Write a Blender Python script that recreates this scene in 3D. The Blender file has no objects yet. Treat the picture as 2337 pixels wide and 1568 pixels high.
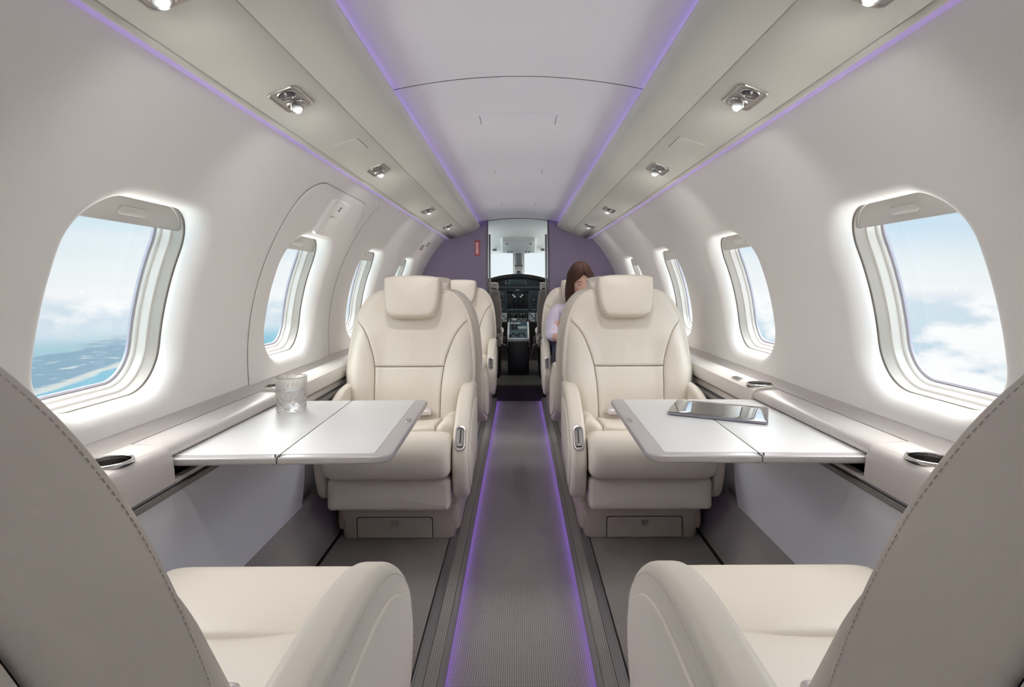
import bpy, bmesh, math, random
from mathutils import Vector, Matrix, noise
S = bpy.context.scene
COL = S.collection
PI = math.pi
random.seed(7)
ZC = 0.92          # camera height over the aisle
R_F, C_F = 0.81, 0.705   # fuselage liner radius and centre height
BULK = 4.07        # distance of the forward bulkhead
sin, cos = math.sin, math.cos

# ------------------------------------------------------------------ helpers
def lin(r, g, b):
    f = lambda c: c / 12.92 if c <= .04045 else ((c + .055) / 1.055) ** 2.4
    return (f(r / 255), f(g / 255), f(b / 255))

class MB:
    def __init__(s): s.v = []; s.f = []
    def add(s, vs, fs, M=None):
        b = len(s.v)
        s.v += [(M @ Vector(p)) if M else Vector(p) for p in vs]
        s.f += [tuple(b + i for i in f) for f in fs]
        return s
    def grid(s, rows, cu=False, cv=False, M=None):
        n, m = len(rows), len(rows[0]); vs = [p for r in rows for p in r]; fs = []
        for i in range(n if cv else n - 1):
            for j in range(m if cu else m - 1):
                a, b = i, (i + 1) % n; c, d = j, (j + 1) % m
                fs.append((a * m + c, a * m + d, b * m + d, b * m + c))
        return s.add(vs, fs, M)
    def fan(s, loop, centre, M=None):
        n = len(loop)
        return s.add(list(loop) + [centre], [(i, (i + 1) % n, n) for i in range(n)], M)
    def rbox(s, c, d, r=.004, seg=2, M=None):
        bm = bmesh.new(); bmesh.ops.create_cube(bm, size=1)
        for v in bm.verts: v.co = Vector((v.co.x * d[0], v.co.y * d[1], v.co.z * d[2])) + Vector(c)
        r = min(r, min(d) * .49)
        if r > 0: bmesh.ops.bevel(bm, geom=bm.edges[:], offset=r, segments=seg, profile=.5, affect='EDGES')
        bm.verts.index_update()
        s.add([v.co.copy() for v in bm.verts], [[v.index for v in f.verts] for f in bm.faces], M); bm.free(); return s
    def tube(s, path, r, n=8, closed=False, M=None):
        path = [Vector(p) for p in path]; rows = []; k = len(path)
        up = Vector((.13, .27, .95))
        for i, p in enumerate(path):
            if closed: t = path[(i + 1) % k] - path[i - 1]
            else: t = path[min(i + 1, k - 1)] - path[max(i - 1, 0)]
            t.normalize(); a = t.cross(up); a.normalize(); b = t.cross(a)
            rr = r(i / (k - 1)) if callable(r) else r
            rows.append([p + a * rr * cos(2 * PI * j / n) + b * rr * sin(2 * PI * j / n) for j in range(n)])
        s.grid(rows, cu=True, cv=closed, M=M)
        if not closed:
            s.fan(rows[0], path[0], M); s.fan(rows[-1], path[-1], M)
        return s
    def lathe(s, prof, n=32, M=None, cap=False):
        rows = [[(r * cos(2 * PI * j / n), r * sin(2 * PI * j / n), z) for j in range(n)] for r, z in prof]
        s.grid(rows, cu=True, M=M)
        if cap:
            s.fan(rows[0], (0, 0, prof[0][1]), M); s.fan(rows[-1], (0, 0, prof[-1][1]), M)
        return s
    def prism(s, out, fn, a, b):
        """out: 2D outline; fn(p, q, h) -> 3D; between h=a and h=b"""
        n = len(out)
        vs = [fn(p[0], p[1], a) for p in out] + [fn(p[0], p[1], b) for p in out]
        fs = [(i, (i + 1) % n, n + (i + 1) % n, n + i) for i in range(n)] + [tuple(range(n))[::-1], tuple(range(n, 2 * n))]
        return s.add(vs, fs)
    def pillow(s, out, fn, a, b, r=.01, rb=.0, dome=0., k=4, ns=2):
        """rounded solid on a 2D outline (counter-clockwise) from height a (back) to b (front)"""
        n = len(out); cx = sum(p[0] for p in out) / n; cy = sum(p[1] for p in out) / n
        nor = []
        for i in range(n):
            p, q = out[i - 1], out[(i + 1) % n]; dx, dy = q[0] - p[0], q[1] - p[1]; l = math.hypot(dx, dy) or 1
            nor.append((dy / l, -dx / l))
        def loop(ins, h): return [fn(out[i][0] - nor[i][0] * ins, out[i][1] - nor[i][1] * ins, h) for i in range(n)]
        L = []
        if rb > 0:
            for j in range(k + 1):
                t = PI / 2 * j / k; L.append(loop(rb * (1 - sin(t)), a + rb * (1 - cos(t))))
        else: L.append(loop(0, a))
        for j in range(k + 1):
            t = PI / 2 * j / k; L.append(loop(r * (1 - cos(t)), b - r * (1 - sin(t))))
        base = [(out[i][0] - nor[i][0] * r, out[i][1] - nor[i][1] * r) for i in range(n)]
        for j in range(1, ns + 1):
            sc = 1 - j / (ns + 1)
            L.append([fn(cx + (p[0] - cx) * sc, cy + (p[1] - cy) * sc, b + dome * (1 - sc * sc)) for p in base])
        s.grid(L, cu=True); s.fan(L[-1], fn(cx, cy, b + dome)); s.fan(L[0], fn(cx, cy, a)); return s
    def build(s, name, m, parent=None, sharp=38, smooth=True, rec=True):
        me = bpy.data.meshes.new(name); me.from_pydata([tuple(p) for p in s.v], [], s.f)
        if rec:
            bm = bmesh.new(); bm.from_mesh(me); bmesh.ops.remove_doubles(bm, verts=bm.verts[:], dist=2e-5)
            bmesh.ops.recalc_face_normals(bm, faces=bm.faces[:]); bm.to_mesh(me); bm.free()
        if smooth:
            me.polygons.foreach_set('use_smooth', [True] * len(me.polygons))
            me.set_sharp_from_angle(angle=math.radians(sharp))
        me.materials.append(m); o = bpy.data.objects.new(name, me); COL.objects.link(o)
        if parent: o.parent = parent
        return o

def tag(o, label, cat, group=None, kind=None):
    o['label'] = label; o['category'] = cat
    if group: o['group'] = group
    if kind: o['kind'] = kind
    return o
def thing(name, label, cat, loc=(0, 0, 0), rz=0, group=None, kind=None):
    o = bpy.data.objects.new(name, None); COL.objects.link(o); o.location = loc; o.rotation_euler = (0, 0, rz)
    o.empty_display_size = .05
    return tag(o, label, cat, group, kind)
def copy_tree(o, parent=None):
    c = o.copy(); COL.objects.link(c)
    if parent: c.parent = parent
    for ch in list(o.children): copy_tree(ch, c)
    return c
def hermite(pts):
    xs = [p[0] for p in pts]; ys = [p[1] for p in pts]; n = len(xs); d = [0] * n
    sl = [(ys[i + 1] - ys[i]) / (xs[i + 1] - xs[i]) for i in range(n - 1)]
    for i in range(n):
        if i == 0: d[i] = sl[0]
        elif i == n - 1: d[i] = sl[-1]
        else: d[i] = 0 if sl[i - 1] * sl[i] <= 0 else 2 * sl[i - 1] * sl[i] / (sl[i - 1] + sl[i])
    def f(x):
        if x <= xs[0]: return ys[0]
        if x >= xs[-1]: return ys[-1]
        i = 0
        while x > xs[i + 1]: i += 1
        h = xs[i + 1] - xs[i]; t = (x - xs[i]) / h
        return ((2 * t ** 3 - 3 * t * t + 1) * ys[i] + (t ** 3 - 2 * t * t + t) * h * d[i] + (-2 * t ** 3 + 3 * t * t) * ys[i + 1] + (t ** 3 - t * t) * h * d[i + 1])
    return f
def rrect(a, b, r, ns=6, na=8, superc=1.0):
    """rounded rectangle, counter-clockwise from (+a, 0); same point count for any size"""
    out = []; r = min(r, a, b)
    cs = [(a - r, b - r, 0), (-(a - r), b - r, PI / 2), (-(a - r), -(b - r), PI), (a - r, -(b - r), 3 * PI / 2)]
    for k, (cx, cy, t0) in enumerate(cs):
        arc = [(cx + r * cos(t0 + PI / 2 * j / na), cy + r * sin(t0 + PI / 2 * j / na)) for j in range(na + 1)]
        nx = cs[(k + 1) % 4]; e = (nx[0] + r * cos(nx[2]), nx[1] + r * sin(nx[2])); b0 = arc[-1]
        out += arc + [(b0[0] + (e[0] - b0[0]) * j / ns, b0[1] + (e[1] - b0[1]) * j / ns) for j in range(1, ns)]
    return out
def smooth_loop(pts, n=8):
    """closed Catmull-Rom through 2D points"""
    out = []; k = len(pts)
    for i in range(k):
        p0, p1, p2, p3 = pts[i - 1], pts[i], pts[(i + 1) % k], pts[(i + 2) % k]
        for j in range(n):
            t = j / n
            out.append(tuple(.5 * (2 * p1[c] + (p2[c] - p0[c]) * t + (2 * p0[c] - 5 * p1[c] + 4 * p2[c] - p3[c]) * t * t + (3 * p1[c] - p0[c] - 3 * p2[c] + p3[c]) * t ** 3) for c in range(len(p1))))
    return out
def ccw(o):
    return o if sum(o[i - 1][0] * o[i][1] - o[i][0] * o[i - 1][1] for i in range(len(o))) > 0 else o[::-1]
def sstep(x, a, b):
    t = max(0, min(1, (x - a) / (b - a))); return t * t * (3 - 2 * t)

# ------------------------------------------------------------------ materials
def nodes(m):
    m.use_nodes = True; nt = m.node_tree; nt.nodes.clear(); return nt
def pmat(name, col, rough=.5, metal=0., bump=None, var=0., coat=0., emis=None, es=1., spec=.5, sheen=0.):
    m = bpy.data.materials.new(name); nt = nodes(m); N = nt.nodes; L = nt.links
    o = N.new('ShaderNodeOutputMaterial'); b = N.new('ShaderNodeBsdfPrincipled'); L.new(b.outputs[0], o.inputs[0])
    I = b.inputs
    I['Base Color'].default_value = (*col, 1); I['Roughness'].default_value = rough; I['Metallic'].default_value = metal
    I['Specular IOR Level'].default_value = spec; I['Coat Weight'].default_value = coat; I['Sheen Weight'].default_value = sheen
    if emis: I['Emission Color'].default_value = (*emis, 1); I['Emission Strength'].default_value = es
    tc = N.new('ShaderNodeTexCoord')
    if var:
        nz = N.new('ShaderNodeTexNoise'); nz.inputs['Scale'].default_value = 6; nz.inputs['Detail'].default_value = 3
        L.new(tc.outputs['Object'], nz.inputs['Vector'])
        mx = N.new('ShaderNodeMix'); mx.data_type = 'RGBA'; L.new(nz.outputs['Fac'], mx.inputs['Factor'])
        mx.inputs['A'].default_value = (*[c * (1 - var) for c in col], 1); mx.inputs['B'].default_value = (*[min(1, c * (1 + var)) for c in col], 1)
        L.new(mx.outputs['Result'], I['Base Color'])
    if bump:
        kind, sc, st, dist = bump
        if kind == 'v':
            t = N.new('ShaderNodeTexVoronoi'); t.inputs['Scale'].default_value = sc; out = t.outputs['Distance']
        else:
            t = N.new('ShaderNodeTexNoise'); t.inputs['Scale'].default_value = sc; t.inputs['Detail'].default_value = 4; out = t.outputs['Fac']
        L.new(tc.outputs['Object'], t.inputs['Vector'])
        bp = N.new('ShaderNodeBump'); bp.inputs['Strength'].default_value = st; bp.inputs['Distance'].default_value = dist
        L.new(out, bp.inputs['Height']); L.new(bp.outputs[0], I['Normal'])
    return m
def math_node(nt, op, a, b=None, c=None):
    n = nt.nodes.new('ShaderNodeMath'); n.operation = op
    for i, x in enumerate((a, b, c)):
        if x is None: continue
        if isinstance(x, (int, float)): n.inputs[i].default_value = x
        else: nt.links.new(x, n.inputs[i])
    return n.outputs[0]
def carpet_mat():
    m = pmat('houndstooth_carpet', (.2, .2, .2), .95, spec=.15, sheen=.15); nt = m.node_tree; N = nt.nodes; L = nt.links
    b = next(n for n in N if n.type == 'BSDF_PRINCIPLED'); tc = next(n for n in N if n.type == 'TEX_COORD')
    sp = N.new('ShaderNodeSeparateXYZ'); L.new(tc.outputs['Object'], sp.inputs[0])
    t = .00066
    u = math_node(nt, 'FLOOR', math_node(nt, 'DIVIDE', math_node(nt, 'ADD', sp.outputs[0], math_node(nt, 'ADD', sp.outputs[2], 5.)), t))
    w = math_node(nt, 'FLOOR', math_node(nt, 'DIVIDE', math_node(nt, 'ADD', math_node(nt, 'ADD', sp.outputs[1], math_node(nt, 'MULTIPLY', sp.outputs[2], .0)), 5.), t))
    tw = math_node(nt, 'LESS_THAN', math_node(nt, 'MODULO', math_node(nt, 'ADD', u, w), 4.), 1.5)
    cu = math_node(nt, 'LESS_THAN', math_node(nt, 'MODULO', u, 8.), 3.5)
    cw = math_node(nt, 'LESS_THAN', math_node(nt, 'MODULO', w, 8.), 3.5)
    sel = math_node(nt, 'ADD', math_node(nt, 'MULTIPLY', tw, cu), math_node(nt, 'MULTIPLY', math_node(nt, 'SUBTRACT', 1., tw), cw))
    nz = N.new('ShaderNodeTexNoise'); nz.inputs['Scale'].default_value = 500; L.new(tc.outputs['Object'], nz.inputs['Vector'])
    mx = N.new('ShaderNodeMix'); mx.data_type = 'RGBA'; L.new(sel, mx.inputs['Factor'])
    mx.inputs['A'].default_value = (.43, .39, .372, 1); mx.inputs['B'].default_value = (.165, .146, .143, 1)
    m2 = N.new('ShaderNodeMix'); m2.data_type = 'RGBA'; m2.blend_type = 'MULTIPLY'; m2.inputs['Factor'].default_value = 1
    L.new(mx.outputs['Result'], m2.inputs['A'])
    v = math_node(nt, 'MULTIPLY_ADD', nz.outputs['Fac'], .8, .6)
    cb = N.new('ShaderNodeCombineColor'); [L.new(v, cb.inputs[i]) for i in range(3)]
    L.new(cb.outputs[0], m2.inputs['B']); L.new(m2.outputs['Result'], b.inputs['Base Color'])
    bp = N.new('ShaderNodeBump'); bp.inputs['Strength'].default_value = .5; bp.inputs['Distance'].default_value = .002
    L.new(nz.outputs['Fac'], bp.inputs['Height']); L.new(bp.outputs[0], b.inputs['Normal'])
    return m
def pane_mat():
    m = bpy.data.materials.new('acrylic_pane'); nt = nodes(m); N = nt.nodes; L = nt.links
    o = N.new('ShaderNodeOutputMaterial'); t = N.new('ShaderNodeBsdfTransparent'); g = N.new('ShaderNodeBsdfGlossy'); mx = N.new('ShaderNodeMixShader')
    t.inputs[0].default_value = (.97, .985, .99, 1); g.inputs['Roughness'].default_value = .02; g.inputs[0].default_value = (1, 1, 1, 1)
    mx.inputs[0].default_value = .03; L.new(t.outputs[0], mx.inputs[1]); L.new(g.outputs[0], mx.inputs[2]); L.new(mx.outputs[0], o.inputs[0])
    return m
def glass_mat(name, ior, tr):
    m = bpy.data.materials.new(name); nt = nodes(m); N = nt.nodes; L = nt.links
    o = N.new('ShaderNodeOutputMaterial'); t = N.new('ShaderNodeBsdfTransparent'); g = N.new('ShaderNodeBsdfGlass'); mx = N.new('ShaderNodeMixShader')
    g.inputs['IOR'].default_value = ior; g.inputs['Roughness'].default_value = .01
    mx.inputs[0].default_value = tr; L.new(t.outputs[0], mx.inputs[1]); L.new(g.outputs[0], mx.inputs[2]); L.new(mx.outputs[0], o.inputs[0])
    return m

M = {}
M['wall'] = pmat('cabin_liner', (.82, .80, .77), .55, bump=('n', 220, .03, .001), spec=.35)
M['ceil'] = pmat('ceiling_liner', (.72, .70, .70), .5, spec=.35)
M['bin'] = pmat('overhead_leatherette', (.64, .625, .565), .5, bump=('v', 420, .05, .0006), spec=.35)
M['white'] = pmat('window_plastic', (.66, .64, .60), .4)
M['track'] = pmat('blind_track_plastic', (.40, .37, .33), .5)
M['shade'] = pmat('shade_plastic', (.66, .64, .61), .5)
M['seal'] = pmat('window_seal', (.34, .33, .38), .6)
M['seamL'] = pmat('ceiling_joint', (.36, .345, .34), .7, spec=.1)
M['gasket'] = pmat('hatch_rubber', (.20, .175, .155), .7)
M['gap'] = pmat('dark_gap', (.035, .03, .028), .8, spec=.1)
M['seam'] = pmat('panel_seam', (.16, .145, .13), .7, spec=.1)
M['leather'] = pmat('cream_leather', (.71, .648, .56), .42, bump=('v', 330, .10, .0008), var=.025, spec=.42)
M['thread'] = pmat('seat_thread', (.57, .525, .46), .7)
M['base'] = pmat('seat_base_plastic', (.60, .535, .44), .5, bump=('n', 300, .05, .0008))
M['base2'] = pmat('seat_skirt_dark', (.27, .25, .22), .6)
M['chrome'] = pmat('polished_metal', (.62, .60, .58), .2, 1.)
M['brush'] = pmat('brushed_metal', (.52, .49, .465), .34, 1.)
M['dkmetal'] = pmat('dark_metal', (.20, .19, .185), .35, 1.)
M['ledge'] = pmat('ledge_satin', (.60, .555, .525), .36, .25, bump=('n', 260, .03, .0005))
M['ledgeD'] = pmat('ledge_rear_satin', (.47, .43, .405), .34, .25)
M['ledgeL'] = pmat('ledge_leather', (.69, .65, .60), .42, bump=('v', 400, .06, .0006))
M['trimdk'] = pmat('dark_ledge_trim', (.20, .185, .17), .4)
M['tabw'] = pmat('table_leather', (.68, .668, .65), .36, bump=('n', 400, .03, .0005))
M['tabt'] = pmat('table_rim', (.48, .45, .45), .3, .15)
M['lower'] = pmat('lower_sidewall', (.68, .68, .70), .55)
M['carpet'] = carpet_mat()
M['riser'] = pmat('aisle_riser', (.22, .205, .20), .7, bump=('n', 300, .1, .001))
M['rail'] = pmat('floor_rail_metal', (.36, .35, .36), .42, .8)
M['bulk'] = pmat('bulkhead_fabric', (.24, .20, .285), .85, bump=('n', 400, .1, .0008), spec=.2)
M['jamb'] = pmat('door_jamb', (.09, .085, .09), .35, .3)
M['black'] = pmat('black_plastic', (.012, .013, .014), .4)
M['screen'] = pmat('dark_screen', (.006, .010, .012), .08)
M['panel'] = pmat('instrument_grey', (.042, .072, .088), .55)
M['panelL'] = pmat('instrument_light_grey', (.25, .29, .29), .5)
M['key'] = pmat('pale_key', (.55, .58, .58), .5)
M['red'] = pmat('red_placard', (.33, .012, .03), .4)
M['redk'] = pmat('red_button', (.5, .03, .04), .4)
M['txt'] = pmat('white_lettering', (.80, .70, .74), .5)
M['greyl'] = pmat('grey_label', (.28, .28, .29), .5)
M['redl'] = pmat('maroon_label', (.24, .15, .16), .5)
M['cockpit'] = pmat('cockpit_liner', (.78, .81, .78), .6)
M['cockdk'] = pmat('cockpit_dark', (.052, .046, .042), .85, spec=.2)
M['pilot'] = pmat('pilot_seat_leather', (.30, .26, .22), .5)
M['pilotL'] = pmat('pilot_armrest', (.62, .58, .52), .5)
M['pane'] = pane_mat()
M['glass'] = glass_mat('crystal_glass', 1.5, .7)
M['water'] = glass_mat('still_water', 1.33, .6)
M['tablet'] = pmat('tablet_shell', (.33, .32, .37), .3, .9)
M['tscreen'] = pmat('tablet_glass', (.012, .012, .013), .03, spec=.9, coat=1.)
M['skin'] = pmat('skin', (.66, .40, .32), .55)
M['hair'] = pmat('brown_hair', (.055, .027, .018), .75, bump=('n', 90, .5, .006), spec=.2)
M['blouse'] = pmat('lilac_blouse', (.62, .56, .68), .8, bump=('n', 60, .3, .004))
M['jeans'] = pmat('navy_denim', (.020, .022, .045), .85)
M['lip'] = pmat('lips', (.42, .13, .12), .5)
M['eye'] = pmat('eye_dark', (.12, .07, .05), .4)
M['brow'] = pmat('brow', (.22, .12, .085), .7)
M['lens'] = pmat('lamp_lens', (.55, .58, .57), .15, .2)
M['led'] = pmat('violet_led', (.3, .25, .4), .5, emis=(.33, .14, 1.0), es=2.8)
M['ledC'] = pmat('violet_ceiling_led', (.3, .25, .4), .5, emis=(.38, .22, 1.0), es=13.)
M['ledW'] = pmat('violet_wall_diffuser', (.30, .25, .33), .5, emis=(.42, .28, .80), es=.34)
M['sign'] = pmat('sign_pictogram', (.13, .13, .14), .5)

# ------------------------------------------------------------------ fuselage mapping
def FU(sd, y, s, e=0.):
    t = s / R_F; r = R_F + e
    return Vector((sd * r * cos(t), y, C_F + r * sin(t)))
def s_of_z(z): return R_F * math.asin((z - C_F) / R_F)
WS, WA, WB, WR = .1814, .1735, .203, .098     # window centre arc, half width, half height, corner radius
PITCH, W0 = .786, 1.06
SLO, SHI = s_of_z(.585), s_of_z(1.335)
def wloop(off): return rrect(WA + off, WB + off, WR + off, 14, 20)
def ray_rect(p, hx, lo, hi):
    """project a window-loop point outwards onto the tile rectangle"""
    k = []
    if abs(p[0]) > 1e-9: k.append(hx / abs(p[0]))
    if abs(p[1]) > 1e-9: k.append((hi if p[1] > 0 else -lo) / abs(p[1]))
    m = min(k); return (p[0] * m, p[1] * m)
FILLET = [(.046, 0), (.038, -.0007), (.029, .001), (.020, .0050), (.012, .0115), (.006, .0200), (.0015, .030), (0, .038), (.001, .043)]

def wall(sd, name, label):
    mb = MB()
    for k in range(-3, 4):
        yc = W0 + PITCH * k; hx = PITCH / 2
        prof = FILLET
        if sd < 0 and k == 1: prof = [(.066, 0), (.062, .01)]
        o0 = wloop(prof[0][0]); rect = [ray_rect(p, hx, SLO - WS, SHI - WS) for p in o0]
        for cx, cy in ((hx, SHI - WS), (-hx, SHI - WS), (hx, SLO - WS), (-hx, SLO - WS)):
            i = min(range(len(rect)), key=lambda i: (rect[i][0] - cx) ** 2 + (rect[i][1] - cy) ** 2); rect[i] = (cx, cy)
        L = []
        for j in range(9):
            t = j / 8; L.append([FU(sd, yc + r[0] + (p[0] - r[0]) * t, WS + r[1] + (p[1] - r[1]) * t) for p, r in zip(o0, rect)])
        for off, e in prof[1:]: L.append([FU(sd, yc + p[0], WS + p[1], e) for p in wloop(off)])
        mb.grid(L, cu=True)
    y0, y1 = W0 - 3.5 * PITCH, W0 + 3.5 * PITCH
    ss = [SLO + (SHI - SLO) * i / 24 for i in range(25)]
    mb.grid([[FU(sd, y, s) for s in ss] for y in (y1, BULK + .02)])
    mb.grid([[FU(sd, y, s) for s in ss] for y in (-1.75, y0)])
    top = [SHI + (R_F * PI / 2 - SHI) * i / 12 for i in range(13)]
    mb.grid([[FU(sd, y, s) for s in top] for y in (-1.75, y0, y1, BULK + .02)])
    mb.grid([[Vector((sd * .801, y, z)) for z in (.585, .2, -.03)] for y in (-1.75, BULK + .02)])
    o = mb.build(name, M['wall'], sharp=60); tag(o, label, 'wall', kind='structure'); return o
wall(-1, 'wall_left', 'cream curved cabin sidewall with exit hatch beside the drinking glass')
wall(1, 'wall_right', 'cream curved cabin sidewall beside the tablet table, without a hatch')

def window(sd, k, n, label):
    yc = W0 + PITCH * k; raise_ = -.004 if (sd < 0 and k == 1) else 0
    t = thing('window_%d' % n, label, 'window', kind='structure', loc=(0, 0, 0))
    P = lambda off, e: [FU(sd, yc + p[0], WS + p[1], e) for p in wloop(off)]
    b_ = MB(); b_.grid([P(.0045, .043), P(.0045, .047), P(-.001, .0475), P(-.003, .060), P(-.004, .0703)], cu=True); b_.build('blind_track', M['track'], t, sharp=25)
    f = MB(); f.grid([P(-.004, .070), P(-.0085, .0715), P(-.011, .079), P(-.0125, .088), P(-.017, .089), P(-.0195, .0915), P(-.0215, .100)], cu=True)
    f.build('window_frame', M['white'], t, sharp=25)
    g = MB(); g.grid([P(-.0205, .0985), P(-.023, .0965), P(-.0265, .0985), P(-.0265, .104)], cu=True); g.build('pane_seal', M['seal'], t)
    pl = wloop(-.0225); rows = [[FU(sd, yc + p[0] * q, WS + p[1] * q, .102) for p in pl] for q in (1, .75, .5, .25, .03)]
    pa = MB(); pa.grid(rows, cu=True); pa.build('pane', M['pane'], t)
    # dark reveal line between the liner and the frame
    d = MB(); d.grid([P(.0012, .0425), P(.006, .046), P(.0015, .0478)], cu=True); d.build('reveal_gap', M['seam'], t)
    # shade pulled a little way down
    cut = WB - .052; con = wloop(-.0035)
    def halfw(s):
        a, b, r = WA - .0035, WB - .0035, WR - .0035
        if s <= b - r: return a
        q = min(1, (s - (b - r)) / r); return a - r + r * math.sqrt(max(0, 1 - q * q))
    rows = []
    for i in range(13):
        s = cut + (WB - .004 - cut) * i / 12; w = halfw(s)
        rows.append([FU(sd, yc + w * (j / 12 - 1), WS + s, .056) for j in range(25)])
    bot = [FU(sd, yc + halfw(cut) * (j / 12 - 1), WS + cut - .002, .054) for j in range(25)]
    bk = [FU(sd, yc + halfw(cut) * (j / 12 - 1), WS + cut, .059) for j in range(25)]
    sm = MB(); sm.grid([bk, bot] + rows); sh = sm.build('shade', M['shade'], t, sharp=30)
    ho = rrect(.040, .0085, .0085, 4, 6)
    hm = MB(); hm.pillow(ho, lambda p, q, h: FU(sd, yc + p, WS + WB - .030 + q, .056 - h), 0, .005, .003, 0, .001)
    hm.build('shade_handle', M['shade'], sh)
    return t
WN = [('window nearest the camera, over the near part of the drinking glass table, coast below', 'window nearest the camera on the tablet side, puffy clouds outside'),
      ('window set into the emergency exit hatch', 'second window from the camera on the tablet side'),
      ('third window from the camera on the hatch side, just past the hatch', 'third window from the camera on the tablet side, behind the cream seat'),
      ('small far window on the hatch side nearest the purple bulkhead', 'small far window on the tablet side nearest the purple bulkhead')]
n = 1
for k in range(4):
    for si, sd in enumerate((-1, 1)):
        window(sd, k, n, WN[k][si]); n += 1
for k in (-1, -2, -3):  # aft-most pair is added to throw more light on the seat fronts
    for sd in (-1, 1):
        window(sd, k, n, 'aft cabin window behind the camera, %s side, %s' % ('hatch' if sd < 0 else 'tablet', ('first', 'second', 'third, added for light')[-1 - k])); n += 1

def boolean(o, co):
    md = o.modifiers.new('b', 'BOOLEAN'); md.operation = 'DIFFERENCE'; md.object = co; md.solver = 'EXACT'; md.use_self = True
    dg = bpy.context.evaluated_depsgraph_get(); me = bpy.data.meshes.new_from_object(o.evaluated_get(dg))
    o.modifiers.remove(md); o.data = me; bpy.data.objects.remove(co)
    me.set_sharp_from_angle(angle=math.radians(32))
# emergency exit hatch in the left wall (around window k=1)
def hatch():
    t = thing('door_1', 'emergency exit hatch panel with dark outline in the curved wall above the glass', 'exit hatch', kind='structure')
    yc = W0 + PITCH; sd = -1; e0 = -.004
    hx, lo, hi = .292, s_of_z(.622) - WS, s_of_z(1.243) - WS
    rr = .10
    def rect_pt(p):
        q = ray_rect(p, hx, lo, hi)
        cx, cy = hx - rr, hi - rr
        if q[1] > cy and abs(q[0]) > cx:
            # project on the rounded top corner along the ray
            dx, dy = p[0], p[1]; sx = 1 if dx > 0 else -1
            a = dx * dx + dy * dy; b = -2 * (dx * sx * cx + dy * cy); c = cx * cx + cy * cy - rr * rr
            k = (-b + math.sqrt(max(0, b * b - 4 * a * c))) / (2 * a); return (dx * k, dy * k)
        return q
    o0 = wloop(FILLET[0][0]); edge = [rect_pt(p) for p in o0]
    for cx, cy in ((hx, lo), (-hx, lo)):
        i = min(range(len(edge)), key=lambda i: (edge[i][0] - cx) ** 2 + (edge[i][1] - cy) ** 2); edge[i] = (cx, cy)
    mb = MB(); L = [[FU(sd, yc + p[0], WS + p[1], .002) for p in edge], [FU(sd, yc + p[0], WS + p[1], e0 + .0015) for p in edge],
                    [FU(sd, yc + p[0] * .996, WS + p[1] * .996, e0) for p in edge]]
    for j in range(1, 8):
        q = .005 + .995 * j / 7; L.append([FU(sd, yc + r[0] + (p[0] - r[0]) * q, WS + r[1] + (p[1] - r[1]) * q, e0) for p, r in zip(o0, edge)])
    for off, e in FILLET[1:]: L.append([FU(sd, yc + p[0], WS + p[1], e + e0 * max(0, 1 - e / .03)) for p in wloop(off)])
    mb.grid(L, cu=True); mb.build('hatch_panel', M['wall'], t, sharp=50)
    g = MB(); out = [(p[0] + .0013 * (1 if p[0] > 0 else -1) * (abs(p[0]) > hx - rr), p[1] + (.0013 if p[1] > 0 else 0)) for p in edge]
    g.grid([[FU(sd, yc + p[0], WS + p[1], -.0022) for p in edge], [FU(sd, yc + p[0], WS + p[1], -.0012) for p in out]], cu=True)
    g.build('hatch_gasket', M['gasket'], t)
    # handle cover
    hs = s_of_z(1.163) - WS; hy = -.006
    cv = MB(); cv.pillow([(p[0] * (1 + .5 * p[1]), p[1]) for p in rrect(.063, .079, .016, 6, 6)],
        lambda p, q, h: FU(sd, yc + hy + p * 1.22, WS + hs + q * .92, e0 - h), 0, .0125, .005)
    c = cv.build('handle_cover', M['wall'], t)
    sq = MB(); sq.grid([[FU(sd, yc + hy + a, WS + hs + b, e0 - .0128) for a in (-.008, .0, .008)] for b in (.034, .052)]); sq.build('pictogram', M['sign'], c)
    sq2 = MB(); sq2.grid([[FU(sd, yc + hy + a, WS + hs + b, e0 - .0131) for a in (-.004, .005)] for b in (.041, .047)]); sq2.build('pictogram_mark', M['txt'], c)
    # grip scoop: a wedge cut into the thick cover
    Q = lambda a, b, h: FU(sd, yc + hy + a, WS + hs + b, e0 - h)
    sc = MB(); sc.add([Q(-.046, .010, .0150), Q(.036, .010, .0150), Q(-.008, -.068, .0150), Q(-.020, .012, .0012)], [(0, 1, 2), (0, 1, 3), (1, 2, 3), (2, 0, 3)])
    co = sc.build('cutter', M['gap'], smooth=False); boolean(c, co)
hatch()

# seam further forward in the left wall and one on the right
def wall_seam(sd, y, z0, z1, n):
    mb = MB(); a, b = s_of_z(z0), s_of_z(z1)
    mb.grid([[FU(sd, y + d, a + (b - a) * i / 30, -.0006) for i in range(31)] for d in (-.0014, .0014)])
    o = mb.build('trim_%d' % n, M['seam']); tag(o, 'thin dark vertical panel seam in the wall ahead of the exit hatch', 'panel seam', kind='structure')
wall_seam(-1, 2.215, .61, 1.26, 1)

# wall placards by the bulkhead
def placard(y, z, w, h, m, label, mk=None):
    s = s_of_z(z); t = MB(); t.pillow(rrect(w, h, .002, 2, 3), lambda p, q, d: FU(-1, y + p, s + q, -d), 0, .0015, .0008)
    o = t.build('wall_placard', m); tag(o, label, 'placard', 'small wall placards by the bulkhead')
    x = MB()
    for i in range(3): x.grid([[FU(-1, y + a, s + h * (.5 - .5 * i) + b, -.0019) for a in (-w * .7, w * (.7 - .25 * i))] for b in (-h * .12, h * .12)])
    x.build('lettering', M['txt'], o)
placard(3.55, 1.175, .042, .020, M['redl'], 'small maroon placard on the wall near the purple bulkhead')
placard(3.66, 1.205, .030, .018, M['greyl'], 'small grey placard just above the maroon one on the wall')

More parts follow.
